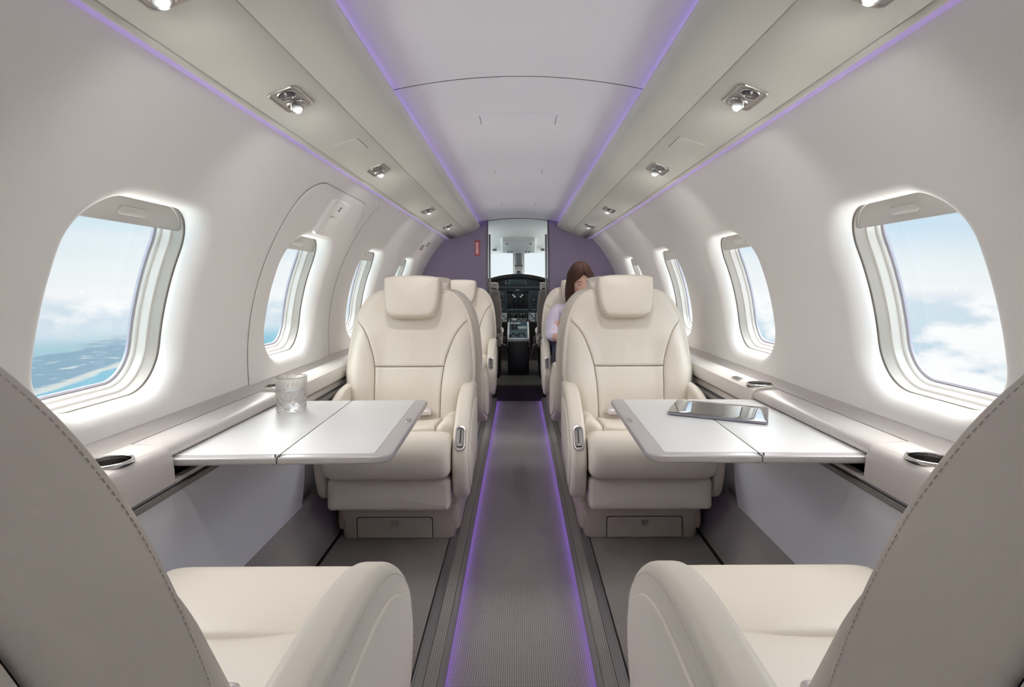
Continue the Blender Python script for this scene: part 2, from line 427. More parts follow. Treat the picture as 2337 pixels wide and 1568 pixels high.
# ------------------------------------------------------------------ floor
def floor():
    mb = MB(); Y = (-1.75, 4.135)
    prof = [(-.82, -.004), (-.64, -.004), (-.64, .025), (-.19, .025), (-.187, .024)]
    mb.grid([[(sx * x, y, z) for x, z in ((.66, .025), (.25, .025), (.249, .018), (.2465, .018))] for y in Y for sx in (1,)])
    mb.grid([[(-x, y, z) for x, z in ((.66, .025), (.25, .025), (.249, .018), (.2465, .018))] for y in Y])
    for sx in (1, -1): mb.grid([[(sx * x, y, z) for x, z in ((.2175, .018), (.2175, .026), (.21, .0268), (.19, .0262), (.187, .024), (.187, -.01))] for y in Y])
    mb.grid([[(x, y, 0) for x in (-.19, -.1, 0, .1, .19)] for y in Y])
    mb.grid([[(x, y, -.012) for x in (-.82, .82)] for y in (-1.75, 5.6)])
    o = mb.build('floor', M['carpet'], sharp=30); tag(o, 'grey houndstooth carpet covering the aisle and the raised seat platforms', 'floor', kind='structure')
floor()
nt_ = [2]
def trim(name_label, cat, mb, m, **kw):
    o = mb.build('trim_%d' % nt_[0], m, **kw); nt_[0] += 1; tag(o, name_label, cat, kind='structure'); return o
for sx, sn in ((-1, 'hatch'), (1, 'tablet')):
    mb = MB(); pr = [(.1868, .002), (.1872, .0262), (.1845, .0275), (.181, .0265), (.1725, .0185), (.1715, .0165), (.1735, .0155)]
    mb.grid([[(sx * x, y, z) for x, z in pr] for y in (-1.75, 4.13)])
    o = trim('sloped grey aisle edge strip on the %s side' % sn, 'aisle edge', mb, M['riser'])
    ld = MB(); ld.grid([[(sx * .1748, -.95 + 5.07 * i / 40, z) for i in range(41)] for z in (.0025, .0145)])
    ld.build('led_strip', M['led'], o)
    rl = MB(); pr = [(.2185, .018), (.2185, .0275), (.2195, .0285), (.2235, .0285), (.2245, .0265), (.2385, .0265), (.2395, .0285), (.2435, .0285), (.2445, .0275), (.2445, .018)]
    rl.grid([[(sx * x, y, z) for x, z in pr] for y in (-1.75, 4.12)])
    o = trim('grey metal seat track rail in the floor on the %s side' % sn, 'seat rail', rl, M['rail'], sharp=20)
    gp = MB(); gp.grid([[(sx * x, y, .0195) for x in (.2448, .2495)] for y in (-1.75, 4.12)]); gp.build('rail_gap', M['gap'], o)
# baseboards: sloped carpeted kick panels, and lower sidewalls
for sx, sd in ((-1, 'left'), (1, 'right')):
    nm = 'hatch' if sx < 0 else 'tablet'
    mb = MB(); mb.grid([[(sx * x, y, z) for x, z in ((.652, .027), (.656, .034), (.700, .205), (.715, .211))] for y in (-1.75, 4.06)])
    o = mb.build('baseboard_' + sd, M['carpet'], sharp=30); tag(o, 'sloped carpeted kick panel along the floor on the %s side' % nm, 'kick panel', kind='structure')
    g = MB(); g.grid([[(sx * x, y, .0262) for x in (.640, .656)] for y in (-1.75, 4.06)]); g.build('floor_gap', M['gap'], o)
    mb = MB()
    mb.grid([[(sx * x, y, z) for x, z in ((.703, .20), (.692, .30), (.690, .40), (.690, .525))] for y in (-1.75, .4, 1.0, 1.68)])
    mb.grid([[(sx * x, y, z) for x, z in ((.703, .20), (.692, .30), (.690, .40), (.690, .525))] for y in (1.68, 1.695)][:1] + [[(sx * x, 1.70, z) for x, z in ((.735, .20), (.735, .30), (.735, .40), (.735, .525))]])
    mb.grid([[(sx * x, y, z) for x, z in ((.735, .19), (.735, .40), (.735, .58))] for y in (1.70, 4.06)])
    o = mb.build('wall_lower_' + sd, M['lower'], sharp=30); tag(o, 'smooth pale grey lower sidewall below the ledge on the %s side' % nm, 'wall', kind='structure')

# ------------------------------------------------------------------ ceiling and overhead panels
def cz(x): return 1.444 - .34 * x * x
def ceiling():
    mb = MB(); xs = [-.37 + .74 * i / 24 for i in range(25)]
    for y0, y1 in ((-1.75, 1.308), (1.312, BULK + .03)):
        mb.grid([[(x, y, cz(x)) for x in xs] for y in (y0, y1)])
        # folded edges along the joint
    o = mb.build('ceiling', M['ceil']); tag(o, 'smooth pale arched ceiling panel lit violet along both edges', 'ceiling', kind='structure')
    g = MB(); g.grid([[(x, y, cz(x) + .002) for x in xs] for y in (1.30, 1.32)]); g.build('panel_joint', M['seamL'], o)
    for yc, hx, hy, lip in ((1.64, .117, .055, 1), (2.40, .107, .050, .8), (3.35, .105, .06, .5)):
        h = MB(); h.pillow(rrect(hx, hy, .010, 6, 4), lambda p, q, d: Vector((p, yc + q, cz(p) - d)), 0, .0022 * lip, .0008)
        c = h.build('access_cover', M['ceil'], o)
        for sx in (-1, 1):
            q = MB(); q.grid([[(sx * (hx + d), yc + e, cz(hx + d) - .0006) for e in (-hy * .75, hy * .85)] for d in (.0004, .0022)]); q.build('cover_gap', M['seam'], c)
ceiling()

BINP = [(.335, 1.392), (.318, 1.3955), (.304, 1.3935), (.2985, 1.387), (.300, 1.375), (.310, 1.362), (.328, 1.350), (.352, 1.340), (.3965, 1.3240)]
def overhead(sx):
    nm = 'hatch' if sx < 0 else 'tablet'
    t = thing('overhead_panel', 'long cream overhead panel with reading lights above the %s side seats' % nm, 'overhead panel', group='overhead panels')
    Y = (-1.75, -.3, .4, 1.1, 1.8, 2.5, 3.2, BULK - .012)
    a = MB(); a.grid([[(sx * x, y, z) for x, z in BINP + [(.3965, 1.332)]] for y in Y])
    e = [(sx * x, Y[-1], z) for x, z in BINP] + [(sx * .3965, Y[-1], 1.392)]; a.add(e, [tuple(range(len(e)))])
    a.build('rounded_edge', M['bin'], t, sharp=50)
    b = MB(); b.grid([[(sx * x, y, z) for x, z in ((.3985, 1.334), (.3985, 1.3242), (.400, 1.3226), (.465, 1.2996), (.5265, 1.2782), (.5275, 1.2785), (.5275, 1.288))] for y in Y])
    e = [(sx * x, Y[-1], z) for x, z in ((.3985, 1.3242), (.400, 1.3226), (.5265, 1.2782), (.5275, 1.37), (.3985, 1.40))]; b.add(e, [tuple(range(len(e)))])
    b.build('service_panel', M['bin'], t, sharp=50)
    c = MB(); c.grid([[(sx * x, y, z) for x, z in ((.5292, 1.287), (.5292, 1.2788), (.530, 1.2772), (.538, 1.2735), (.541, 1.2735))] for y in Y])
    e = [(sx * x, Y[-1], z) for x, z in ((.5292, 1.2788), (.541, 1.2735), (.541, 1.35), (.5292, 1.35))]; c.add(e, [tuple(range(len(e)))])
    c.build('outer_rail', M['bin'], t, sharp=50)
    d = MB(); n = 24
    d.grid([[(sx * x, -.95 + (BULK + .93) * i / n, z) for i in range(n + 1)] for x, z in ((.541, 1.2737), (.563, 1.2780), (.5665, 1.2815))])
    d.build('light_diffuser', M['ledW'], t)
    g = MB(); g.grid([[(sx * x, y, z) for x, z in ((.3960, 1.331), (.3990, 1.331))] for y in (Y[0], Y[-1])])
    g.grid([[(sx * x, y, z) for x, z in ((.5270, 1.2855), (.5296, 1.2855))] for y in (Y[0], Y[-1])]); g.build('panel_joint', M['gap'], t)
    l = MB(); l.grid([[(sx * x, -.95 + (BULK + .93) * i / 40, z) for i in range(41)] for x, z in ((.3445, 1.3915), (.3445, 1.3985))])
    l.build('led_strip', M['ledC'], t)
    # flush oxygen cover outline on the service panel
    mx, mz = .463, 1.3003; dx, dz = .9432, -.332
    P = lambda p, q, h: Vector((sx * (mx + q * dx - h * .332), 1.44 + p, mz + q * dz - h * .943))
    h = MB(); h.pillow(rrect(.058, .036, .008, 4, 4), P, -.001, .0016, .0008); h.build('oxygen_cover', M['bin'], t)
    q = MB()
    for p0, p1, q0, q1 in ((-.05, .045, -.0375, -.0365), (.0585, .0597, -.03, .034)): q.grid([[P(p, r, .0005) for p in (p0, p1)] for r in (q0, q1)])
    q.build('cover_gap', M['seam'], t)
    return t
overhead(-1); overhead(1)

# passenger service units: recessed plate with a swivel lamp and an air nozzle
def psu():
    """local: p along cabin (x), q across outward (y), -z down from panel"""
    t = thing('reading_light', '', 'reading light', group='reading light units in the overhead panels')
    o = rrect(.051, .031, .012, 4, 5)
    fr = MB(); f = lambda p, q, h: Vector((p, q, h))
    inn = rrect(.0475, .0275, .010, 4, 5); inn2 = rrect(.045, .025, .009, 4, 5)
    fr.grid([[f(*p, 0.001) for p in o], [f(*p, -.0022) for p in o], [f(p[0] * .985, p[1] * .98, -.0032) for p in o], [f(*p, -.0030) for p in inn], [f(*p, -.0008) for p in inn2]], cu=True)
    fr.build('rim', M['brush'], t)
    pl = MB(); pl.grid([[f(p[0] * k, p[1] * k, -.0010 + .0004 * (1 - k)) for p in inn2] for k in (1.0, .6, .3, .02)], cu=True); pl.build('back_plate', pmat('psu_plate', (.40, .375, .36), .38, .7), t)
    R = Matrix.Translation((.025, .002, -.001)) @ Matrix.Rotation(math.radians(24), 4, 'Y') @ Matrix.Rotation(math.radians(180), 4, 'X')
    bz = MB(); bz.lathe([(.0195, -.004), (.0205, .001), (.019, .003), (.0175, .0032), (.0165, .002)], 28, M=Matrix.Translation((.025, .002, -.001)) @ Matrix.Rotation(PI, 4, 'X')); bz.build('lamp_ring', M['chrome'], t)
    lm = MB(); lm.lathe([(.0150, -.006), (.0155, .003), (.0150, .007), (.0125, .0105), (.0125, .0145), (.0110, .0155), (.0100, .0145)], 28, M=R); la = lm.build('lamp_barrel', M['chrome'], t)
    ln = MB(); ln.lathe([(.0102, .0140), (.006, .0150), (.0005, .0152)], 24, M=R); ln.build('lamp_lens', M['lens'], la)
    Q = Matrix.Translation((-.026, -.001, .003)) @ Matrix.Rotation(math.radians(-14), 4, 'Y') @ Matrix.Rotation(math.radians(180), 4, 'X')
    nz = MB(); nz.lathe([(.0185, -.004), (.019, .001), (.0178, .0022), (.0165, .001)], 28, M=Matrix.Translation((-.026, -.001, -.001)) @ Matrix.Rotation(PI, 4, 'X')); nr = nz.build('nozzle_ring', M['chrome'], t)
    n2 = MB(); n2.lathe([(.0145, -.004), (.0150, .005), (.0140, .010), (.0125, .011), (.0105, .007)], 28, M=Q); nb = n2.build('air_nozzle', M['dkmetal'], t)
    n3 = MB(); n3.lathe([(.0105, .0072), (.0095, .0095), (.004, .0105), (.0003, .0106)], 24, M=Q); n3.build('nozzle_core', M['brush'], nb)
    return t
PS = psu()
FILL_SPOT = 2.7
PY = [1.063, .652, 1.72, 2.65, 3.38]
PLAB = ['second from the camera', 'nearest the camera and cut by the picture top', 'third from the camera', 'fourth from the camera', 'farthest from the camera by the bulkhead']
first = True
ang = math.atan2(.332, .943)
for sx in (-1, 1):
    for y, lb in zip(PY, PLAB):
        o = PS if first else copy_tree(PS); first = False
        # local x -> towards the camera along the cabin, y -> outward across the panel, z -> up off the panel
        ex = Vector((0, 1, 0)); ez = Vector((sx * .332, 0, .943)); ey = ez.cross(ex)
        m = Matrix((ex, ey, ez)).transposed().to_4x4(); m.translation = Vector((sx * .4615, y, 1.3006)) - ez * .0004
        o.matrix_world = m
        ld = bpy.data.lights.new('added_fill_spot', 'SPOT'); ld.energy = FILL_SPOT; ld.color = (1, .985, .965); ld.spot_size = math.radians(152); ld.spot_blend = 1.; ld.shadow_soft_size = .022  # spot added below each unlit reading light to brighten the cabin
        lo = bpy.data.objects.new('added_fill_spot', ld); COL.objects.link(lo)
        lo.matrix_world = Matrix.Translation(Vector((sx * .4615, y, 1.3006)) - ez * .032) @ (ez * .74 + Vector((-sx * .10, -.66, 0))).to_track_quat('Z', 'Y').to_matrix().to_4x4()
        o['label'] = 'reading light with air vent, %s, %s side' % (lb, 'hatch' if sx < 0 else 'tablet')

# ------------------------------------------------------------------ side ledges
def cut_hole(o, x, y, z, r, dz):
    c = MB(); c.lathe([(r, z - dz), (r, z + dz)], 40, M=Matrix.Translation((x, y, 0)), cap=True); co = c.build('cutter', M['gap'])
    boolean(o, co)
def ledge(sx):
    nm = 'glass' if sx < 0 else 'tablet'
    t = thing('side_ledge', 'satin taupe ledge along the wall behind the %s table' % nm, 'ledge', group='wall ledges')
    X = lambda pr, ys: [[(sx * x, y, z) for x, z in pr] for y in ys]
    Y = (-1.75, 0., 1.035, 1.60, 2.4, 3.2, 4.06)
    bk = MB(); bk.grid(X([(.812, .628), (.802, .6235), (.790, .6120), (.7745, .6065), (.7735, .6060), (.7735, .598)], Y)); bk.build('rear_strip', M['ledgeD'], t)
    gp = MB(); gp.grid(X([(.7738, .6015), (.7705, .6015)], (.835, 4.06))); gp.build('slot_gap', M['gap'], t)
    # near block with a cup holder
    nb = MB(); pr = [(.7735, .596), (.7735, .6060), (.735, .6045), (.712, .602), (.7, .598), (.692, .590), (.688, .578), (.685, .556), (.683, .530), (.70, .524), (.77, .524)]
    nb.grid(X(pr, (-1.75, 1.035)), cu=True); nb.add([(sx * x, y, z) for y in (-1.75, 1.035) for x, z in pr], [tuple(range(11)), tuple(range(11, 22))])
    n0 = nb.build('near_block', M['ledge'], t, sharp=40)
    # lid over the stowed table
    pr = [(.7710, .598), (.7710, .6055), (.735, .6040), (.714, .601), (.705, .5975), (.699, .591), (.697, .584), (.6985, .579), (.703, .577), (.771, .577)]
    ld = MB(); ld.grid(X(pr, (1.0375, 1.555)), cu=True); ld.add([(sx * x, y, z) for y in (1.0375, 1.555) for x, z in pr], [tuple(range(10)), tuple(range(10, 20))]); ld.build('table_lid', M['ledge'], t, sharp=40)
    lw = MB(); lw.grid(X([(.70, .536), (.6855, .536), (.6845, .534), (.683, .529), (.70, .524)], (1.037, 1.555))); lw.build('pocket_sill', M['ledge'], t)
    pk = MB(); pk.grid(X([(.775, .58), (.775, .533), (.70, .534)], (1.037, 1.555))); pk.build('table_pocket', M['gap'], t)
    # forward leather topped block
    fb = MB(); pr = [(.7735, .60), (.7735, .6075), (.760, .6125), (.735, .611), (.712, .607), (.700, .600), (.694, .588), (.692, .570), (.694, .558), (.70, .556), (.77, .556)]
    ys = (1.5575, 1.70, 2.4, 3.2, 4.06); fb.grid(X(pr, ys), cu=True); fb.add([(sx * x, y, z) for y in (ys[0], ys[-1]) for x, z in pr], [tuple(range(11)), tuple(range(11, 22))]); f0 = fb.build('forward_block', M['ledgeL'], t, sharp=40)
    fs = MB(); fs.grid(X([(.71, .553), (.7, .548), (.6995, .530), (.71, .524)], (1.5575, 4.06))); fs.build('forward_fascia', M['ledge'], t)
    fg = MB(); fg.grid(X([(.708, .5565), (.708, .550)], (1.5575, 4.06))); fg.build('fascia_gap', M['gap'], t)
    tr = MB(); pr = [(.70, .5225), (.684, .5225), (.6815, .5205), (.681, .512), (.6835, .509), (.70, .509)]; tr.grid(X(pr, (-1.75, 1.0, 4.06)), cu=True); tr.build('edge_trim', M['trimdk'], t)
    g2 = MB(); g2.grid(X([(.6845, .5245), (.6845, .5215)], (-1.75, 1.56))); g2.build('trim_gap', M['gap'], t)
    # cup holders
    for y, x, z, tgt in ((.935, .737, .6045, n0), (1.605, .741, .6115, f0)):
        cut_hole(tgt, sx * x, y, z, .0355, .05)
        r = MB(); Mx = Matrix.Translation((sx * x, y, z))
        r.lathe([(.0330, -.004), (.0335, .002), (.0352, .0036), (.0372, .003), (.0385, .0005), (.0380, -.003)], 48, M=Mx); rg = r.build('cup_holder', M['chrome'], t)
        w = MB(); w.lathe([(.0334, .001), (.0325, -.02), (.031, -.060), (.028, -.0635), (.0003, -.064)], 40, M=Mx); w.build('cup_well', M['dkmetal'], rg)
    # headset jack plate
    jx = .722; J = lambda p, q, h: Vector((sx * (jx + q), 1.72 + p, .6085 + h + q * .13))
    jp = MB(); jp.pillow(rrect(.032, .012, .009, 3, 5), J, -.002, .002, .0012); j = jp.build('jack_plate', M['chrome'], t)
    ji = MB(); ji.pillow(rrect(.024, .007, .006, 3, 5), J, .001, .0026, .0005); ji.build('jack_socket', M['dkmetal'], j)
ledge(-1); ledge(1)

# ------------------------------------------------------------------ folding tables
TZ = ZC - .345
def table(sx):
    nm = 'drinking glass' if sx < 0 else 'tablet'
    t = thing('folding_table', 'white leather topped fold-out table holding the %s' % nm, 'table', group='fold-out tables')
    RZ = math.radians(1.4) * (1 if sx < 0 else -1); T = Matrix.Translation((sx * .26, 1.051, TZ)) @ Matrix.Rotation(RZ, 4, 'Z')
    H = .016; D = .522
    def leaf(out): return lambda p, q, h: T @ Vector((sx * p, q, h))
    # inner leaf (aisle side): p measured from the aisle edge outwards
    def rr_out(x0, x1, y0, y1, r0, r1):
        o = []
        for (cx, cy, t0, r) in ((x1 - r1, y1 - r1, 0, r1), (x0 + r0, y1 - r0, PI / 2, r0), (x0 + r0, y0 + r0, PI, r0), (x1 - r1, y0 + r1, 3 * PI / 2, r1)):
            o += [(cx + r * cos(t0 + PI / 2 * j / 8), cy + r * sin(t0 + PI / 2 * j / 8)) for j in range(9)]
        return o
    f = leaf(None)
    o1 = rr_out(0, .2265, 0, D, .030, .0015); a = MB(); a.pillow(o1, f, -H, 0, .0035, .006); l1 = a.build('inner_leaf', M['tabt'], t)
    a = MB(); a.pillow(rr_out(.037, .2262, .020, D - .010, .003, .001), f, -.001, .0009, .0006); a.build('leather_inset', M['tabw'], l1)
    o2 = rr_out(.2288, .446, 0, D, .0015, .010); a = MB(); a.pillow(o2, f, -H, 0, .0035, .006); l2 = a.build('outer_leaf', M['tabt'], t)
    a = MB(); a.pillow(rr_out(.2291, .444, .020, D - .010, .001, .001), f, -.001, .0009, .0006); a.build('leather_inset', M['tabw'], l2)
    g = MB(); g.prism([(.2263, .005), (.229, .005), (.229, D - .002), (.2263, D - .002)], f, -H + .002, -.0012); g.build('fold_hinge', M['gap'], t)
    k = MB(); k.pillow(smooth_loop([(.010, .262), (.018, .258), (.022, .268), (.021, .286), (.014, .292), (.009, .282)], 4), f, -.001, .0035, .002); k.build('latch', M['chrome'], t)
    sl = MB(); sl.tube([(sx * .725, 1.075, TZ - .0205), (sx * .690, 1.092, TZ - .0215), (sx * .648, 1.112, TZ - .0195)], .0026, 8); sl.build('slide_rail', M['chrome'], t)
    sl = MB(); sl.tube([(sx * .725, 1.085, TZ - .0265), (sx * .695, 1.105, TZ - .0275), (sx * .655, 1.128, TZ - .0225)], .0022, 8); sl.build('slide_rail', M['chrome'], t)
    ar = MB()
    for q in (.10, .42): ar.rbox((sx * .405, 1.045 + q, TZ - H - .006), (.06, .02, .010), .003)
    ar.build('support_arm', M['dkmetal'], t)
table(-1); table(1)

# drinking glass
def drinking_glass():
    t = thing('drinking_glass', 'cut crystal tumbler half full of water on the white table', 'glass', loc=(-.628, 1.437, TZ + .001))
    n = 96; H = .094; rows = []
    for i in range(49):
        z = H * i / 48; r = .0385 + .0025 * z / H
        row = []
        for j in range(n):
            th = 2 * PI * j / n
            if z < .004: d = .0012
            elif z < .052: d = .0034 * (abs(((th * 12 / (2 * PI) + z / .018) % 1) - .5) + abs(((th * 12 / (2 * PI) - z / .018) % 1) - .5)) - .0012
            elif z < .082: d = .0011 * (.5 + .5 * cos(th * 24))
            else: d = 0
            row.append(((r - d) * cos(th), (r - d) * sin(th), z))
        rows.append(row)
    inner = [[((.0372) * cos(2 * PI * j / n), .0372 * sin(2 * PI * j / n), z) for j in range(n)] for z in (H - .0012, .06, .016)]
    inner.append([(.034 * cos(2 * PI * j / n), .034 * sin(2 * PI * j / n), .0135) for j in range(n)])
    mb = MB(); mb.grid(rows + [[(.0392 * cos(2 * PI * j / n), .0392 * sin(2 * PI * j / n), H + .0008) for j in range(n)]] + inner, cu=True)
    mb.fan(rows[0], (0, 0, 0)); mb.fan(inner[-1], (0, 0, .0135)); mb.build('tumbler', M['glass'], t, sharp=28)
    w = MB(); w.lathe([(.0336, .0139), (.0368, .0163), (.0369, .0588), (.0360, .0580)], 64, cap=True); w.build('water', M['water'], t)
drinking_glass()

# tablet computer, corners measured on the table plane
def tablet():
    P = [(1.352, 270), (1.130, 301), (1.748, 325.5), (1.966, 290)]
    c2, c3 = Vector((.388, 1.371)), Vector((.600, 1.268))
    ang = math.atan2(c3.y - c2.y, c3.x - c2.x); L, W = .240, .170
    ctr = c2 + Vector((cos(ang), sin(ang))) * L / 2 + Vector((-sin(ang), cos(ang))) * W / 2
    t = thing('tablet', 'grey slim tablet computer with a dark glossy screen lying on the table', 'tablet', loc=(ctr.x, ctr.y, TZ + .0012), rz=ang)
    f = lambda p, q, h: Vector((p, q, h)); o = rrect(L / 2, W / 2, .011, 4, 6)
    a = MB(); a.pillow(o, f, 0, .0078, .0012, .0045); a.build('shell', M['tablet'], t)
    b = MB(); b.pillow(rrect(L / 2 - .0015, W / 2 - .0015, .0095, 4, 6), f, .0074, .0082, .0003); b.build('screen_glass', M['tscreen'], t)
    c = MB(); c.lathe([(.0045, .0081), (.0045, .0085), (.0036, .0086), (.0003, .0085)], 20, M=Matrix.Translation((L / 2 - .010, 0, 0))); c.build('home_button', M['black'], t)
tablet()

# ------------------------------------------------------------------ passenger seats
HZ = .335; REC = math.radians(14)
BOFF = 0.; HOFF = 0.
def BK(x, v, n): return Vector((x, BOFF - v * sin(REC) + n * cos(REC), HZ + HOFF + v * cos(REC) + n * sin(REC)))
hw = hermite([(-.06, .190), (0, .200), (.10, .226), (.22, .245), (.33, .239), (.416, .226), (.47, .207), (.51, .182), (.535, .155), (.550, .120)])
VT = .550
seamx = hermite([(0, .124), (.13, .127), (.226, .134), (.33, .163), (.38, .188), (.415, .217), (.43, .2255)])
def cb(v): return min(seamx(v), hw(v)) if v < .43 else hw(v)
def nb(x, v):
    a = abs(x)
    n = .052 + .018 * math.exp(-((v - .14) / .09) ** 2) - .010 * math.exp(-((v - .40) / .12) ** 2)
    n += .040 * sstep(a, .085, .215) * (1 - sstep(v, .30, .47))
    n += .012 * math.exp(-((v - .235) / .05) ** 2) * 0
    # soft creases in the hide
    n += .0016 * noise.noise(Vector((x * 9, v * 7, 3.1))) + .0022 * math.exp(-((x - .006) / .010) ** 2 - ((v - .30) / .05) ** 2)
    return n
def G(q): return 0 if q >= 1 else 1 - math.sqrt(max(0, 1 - (1 - q) ** 2))
def pad(mb, xl, xr, v0, v1, nf, fn, nu, nv, L=(.01, .012), Rr=(.01, .012), B=(.01, .012), T=(.01, .012), back=-.01, sgn=1):
    def dist(n): return [(.5 - .5 * cos(PI * i / n)) * .7 + .3 * i / n for i in range(n + 1)]
    A, Bv = dist(nu), dist(nv); rows = []
    for b in Bv:
        v = v0 + (v1 - v0) * b; l, r = xl(v), xr(v); row = []
        for a in A:
            x = l + (r - l) * a
            Lq = L(v) if callable(L) else L; Rq = Rr(v) if callable(Rr) else Rr
            dr = max(Lq[0] * G((x - l) / Lq[1]), Rq[0] * G((r - x) / Rq[1]), B[0] * G((v - v0) / B[1]), T[0] * G((v1 - v) / T[1]))
            row.append((x, v, nf(x, v) - sgn * dr))
        rows.append(row)
    g = [[fn(*p) for p in r] for r in rows]; mb.grid(g)
    ring = rows[0] + [r[-1] for r in rows[1:]] + rows[-1][-2::-1] + [r[0] for r in rows[-2:0:-1]]
    mb.grid([[fn(*p) for p in ring], [fn(p[0], p[1], back) for p in ring]], cu=True)
    return mb
def arm_outline(ins=0.):
    pts = [(-.045, .500), (-.02, .516), (.04, .519), (.12, .510), (.19, .487), (.25, .452), (.30, .410), (.335, .365), (.348, .320), (.343, .275), (.322, .215), (.298, .185), (.265, .178), (.20, .195), (.10, .235), (0, .270), (-.055, .31), (-.062, .40)]
    return ccw(smooth_loop(pts, 4))
def stitches(mb, path, step=.009, ln=.006, r=.0006):
    d = 0; path = [Vector(p) for p in path]; pts = []
    for i in range(len(path) - 1):
        a, b = path[i], path[i + 1]; L = (b - a).length; pos = 0
        if L < 1e-6: continue
        while d + (L - pos) >= step:
            pos += step - d; d = 0; q = a + (b - a) * (pos / L); pts.append((q, (b - a).normalized()))
        d += L - pos
    for q, tn in pts: mb.tube([q - tn * ln / 2, q + tn * ln / 2], r, 4)
def seat(A, rec=14, boff=0., hoff=0., near=False):
    """A=+1: aisle on local +x; A=-1: aisle on local -x. Local +y is the way the sitter looks."""
    global REC, BOFF, HOFF
    up_ = .012 if near else 0.; cw = .190 if near else .204; yr = .175 if near else .235
    REC = math.radians(rec); BOFF = boff; HOFF = hoff
    t = thing('cabin_seat', '', 'seat', group='cream leather cabin seats')
    fn = BK
    # back shell (rear panel) with stitched border
    sh = MB(); bw = lambda v: hw(v) + .008
    nrear = lambda x, v: -.078 - .014 * (1 - (x / .25) ** 2) + .022 * sstep(v, .40, .55)
    pad(sh, lambda v: -bw(v), lambda v: bw(v), -.06, VT, nrear, fn, 30, 44, L=(.030, .035), Rr=(.030, .035), B=(.03, .03), T=(.03, .035), back=-.038, sgn=-1)
    so = sh.build('back_shell', M['leather'], t, sharp=60)
    vs = [-.05 + (VT + .045) * i / 60 for i in range(61)]
    path = [(-bw(v), v) for v in vs] + [(-bw(VT) + 2 * bw(VT) * i / 20, VT + .0015 * sin(PI * i / 20)) for i in range(1, 20)] + [(bw(v), v) for v in vs[::-1]]
    def onrm(i):
        p, q = path[max(0, i - 2)], path[min(len(path) - 1, i + 2)]; dx, dy = q[0] - p[0], q[1] - p[1]; l = math.hypot(dx, dy); return (-dy / l, dx / l)
    nrm = [onrm(i) for i in range(len(path))]
    bd = MB(); bd.grid([[fn(p[0] + m[0] * d, p[1] + m[1] * d, n) for p, m in zip(path, nrm)] for d, n in ((-.010, -.036), (-.001, -.035), (.0015, -.032), (.0025, -.024), (.0030, .000), (.0028, .020), (.0020, .031), (.0005, .036), (-.003, .0395), (-.008, .041), (-.022, .036))])
    bo_ = bd.build('side_band', M['leather'], so, sharp=70)
    for sg in (1, -1):
        st = MB(); stitches(st, [fn(sg * (bw(v) + .0022), v, .0322) for v in vs[2:-2]], .0042, .0026, .00028); st.build('stitching', M['thread'], bo_)
        gp = MB(); gp.grid([[fn(sg * (bw(v) + d), v, n) for v in vs[:-9]] for d, n in ((-.0035, -.040), (-.0035, -.032))]); gp.build('shell_gap', M['gap'], bo_)
    # front upholstery
    upe = lambda v: (.010 + .012 * sstep(v, .41, .47), .014 + .026 * sstep(v, .41, .47))
    up = MB(); pad(up, lambda v: -cb(v), cb, .235, VT, nb, fn, 44, 50, L=upe, Rr=upe, B=(.007, .012), T=(.030, .040), back=.0)
    # soften the outer shoulders
    uo = up.build('back_cushion', M['leather'], t, sharp=70)
    lo = MB(); pad(lo, lambda v: -cb(v), cb, -.03, .233, nb, fn, 34, 26, L=(.010, .014), Rr=(.010, .014), B=(.02, .02), T=(.007, .012), back=.0); lo.build('lumbar_cushion', M['leather'], t, sharp=70)
    for sg in (1, -1):
        bo = MB()
        l = (lambda v: seamx(v) + .001) if sg > 0 else (lambda v: -hw(v)); r = (lambda v: hw(v)) if sg > 0 else (lambda v: -seamx(v) - .001)
        ins = (.010, .014); outr = lambda v: (.060 - .032 * sstep(v, .30, .43), .06)
        pad(bo, l, r, -.03, .428, nb, fn, 20, 44, L=ins if sg > 0 else outr, Rr=outr if sg > 0 else ins, B=(.02, .02), T=(.003, .03), back=.0)
        bo.build('bolster', M['leather'], t, sharp=70)
    # headrest
    out = ccw(smooth_loop([(-.105, .585), (-.06, .593), (0, .5945), (.06, .593), (.105, .585), (.111, .570), (.107, .50), (.097, .452), (.080, .431), (.054, .4255), (0, .424), (-.054, .4255), (-.080, .431), (-.097, .452), (-.107, .50), (-.111, .570)], 4))
    hd = MB(); hd.pillow(out, lambda p, q, h: fn(p, q, h + .012 * (q - .5) * 4 * .2), -.012, .103, .016, .03, .006, k=6, ns=4); ho = hd.build('headrest', M['leather'], t, sharp=70)
    # seat cushion
    def roll(pts, w, e, name):
        mb = MB(); cy = sum(p[0] for p in pts) / len(pts); cz_ = sum(p[1] for p in pts) / len(pts); rows = []
        ts = [-1, -.995, -.985, -.97, -.94, -.88] + [-.8 + 1.6 * i / 14 for i in range(15)] + [.88, .94, .97, .985, .995, 1]
        for tt in ts:
            s_ = (1 - abs(tt) ** e) ** (1 / 2.2) if abs(tt) < 1 else 0
            s_ = .55 + .45 * s_
            rows.append([(w * tt, cy + (y - cy) * s_, cz_ + (z - cz_) * s_ + .0) for y, z in pts])
        mb.grid(rows, cu=True); mb.fan(rows[0], (rows[0][0][0], cy, cz_)); mb.fan(rows[-1], (rows[-1][0][0], cy, cz_))
        return mb.build(name, M['leather'], t, sharp=75)
    fr = smooth_loop([(yr, .382 + up_), (yr + .027, .396 + up_), (.31, .402 + up_), (.355, .392 + up_), (.388, .362), (.399, .325), (.392, .292), (.372, .272), (.33, .265), (.26, .268), (yr + .003, .30), (yr - .003, .35)], 5)
    roll(fr, cw, 14, 'thigh_cushion')
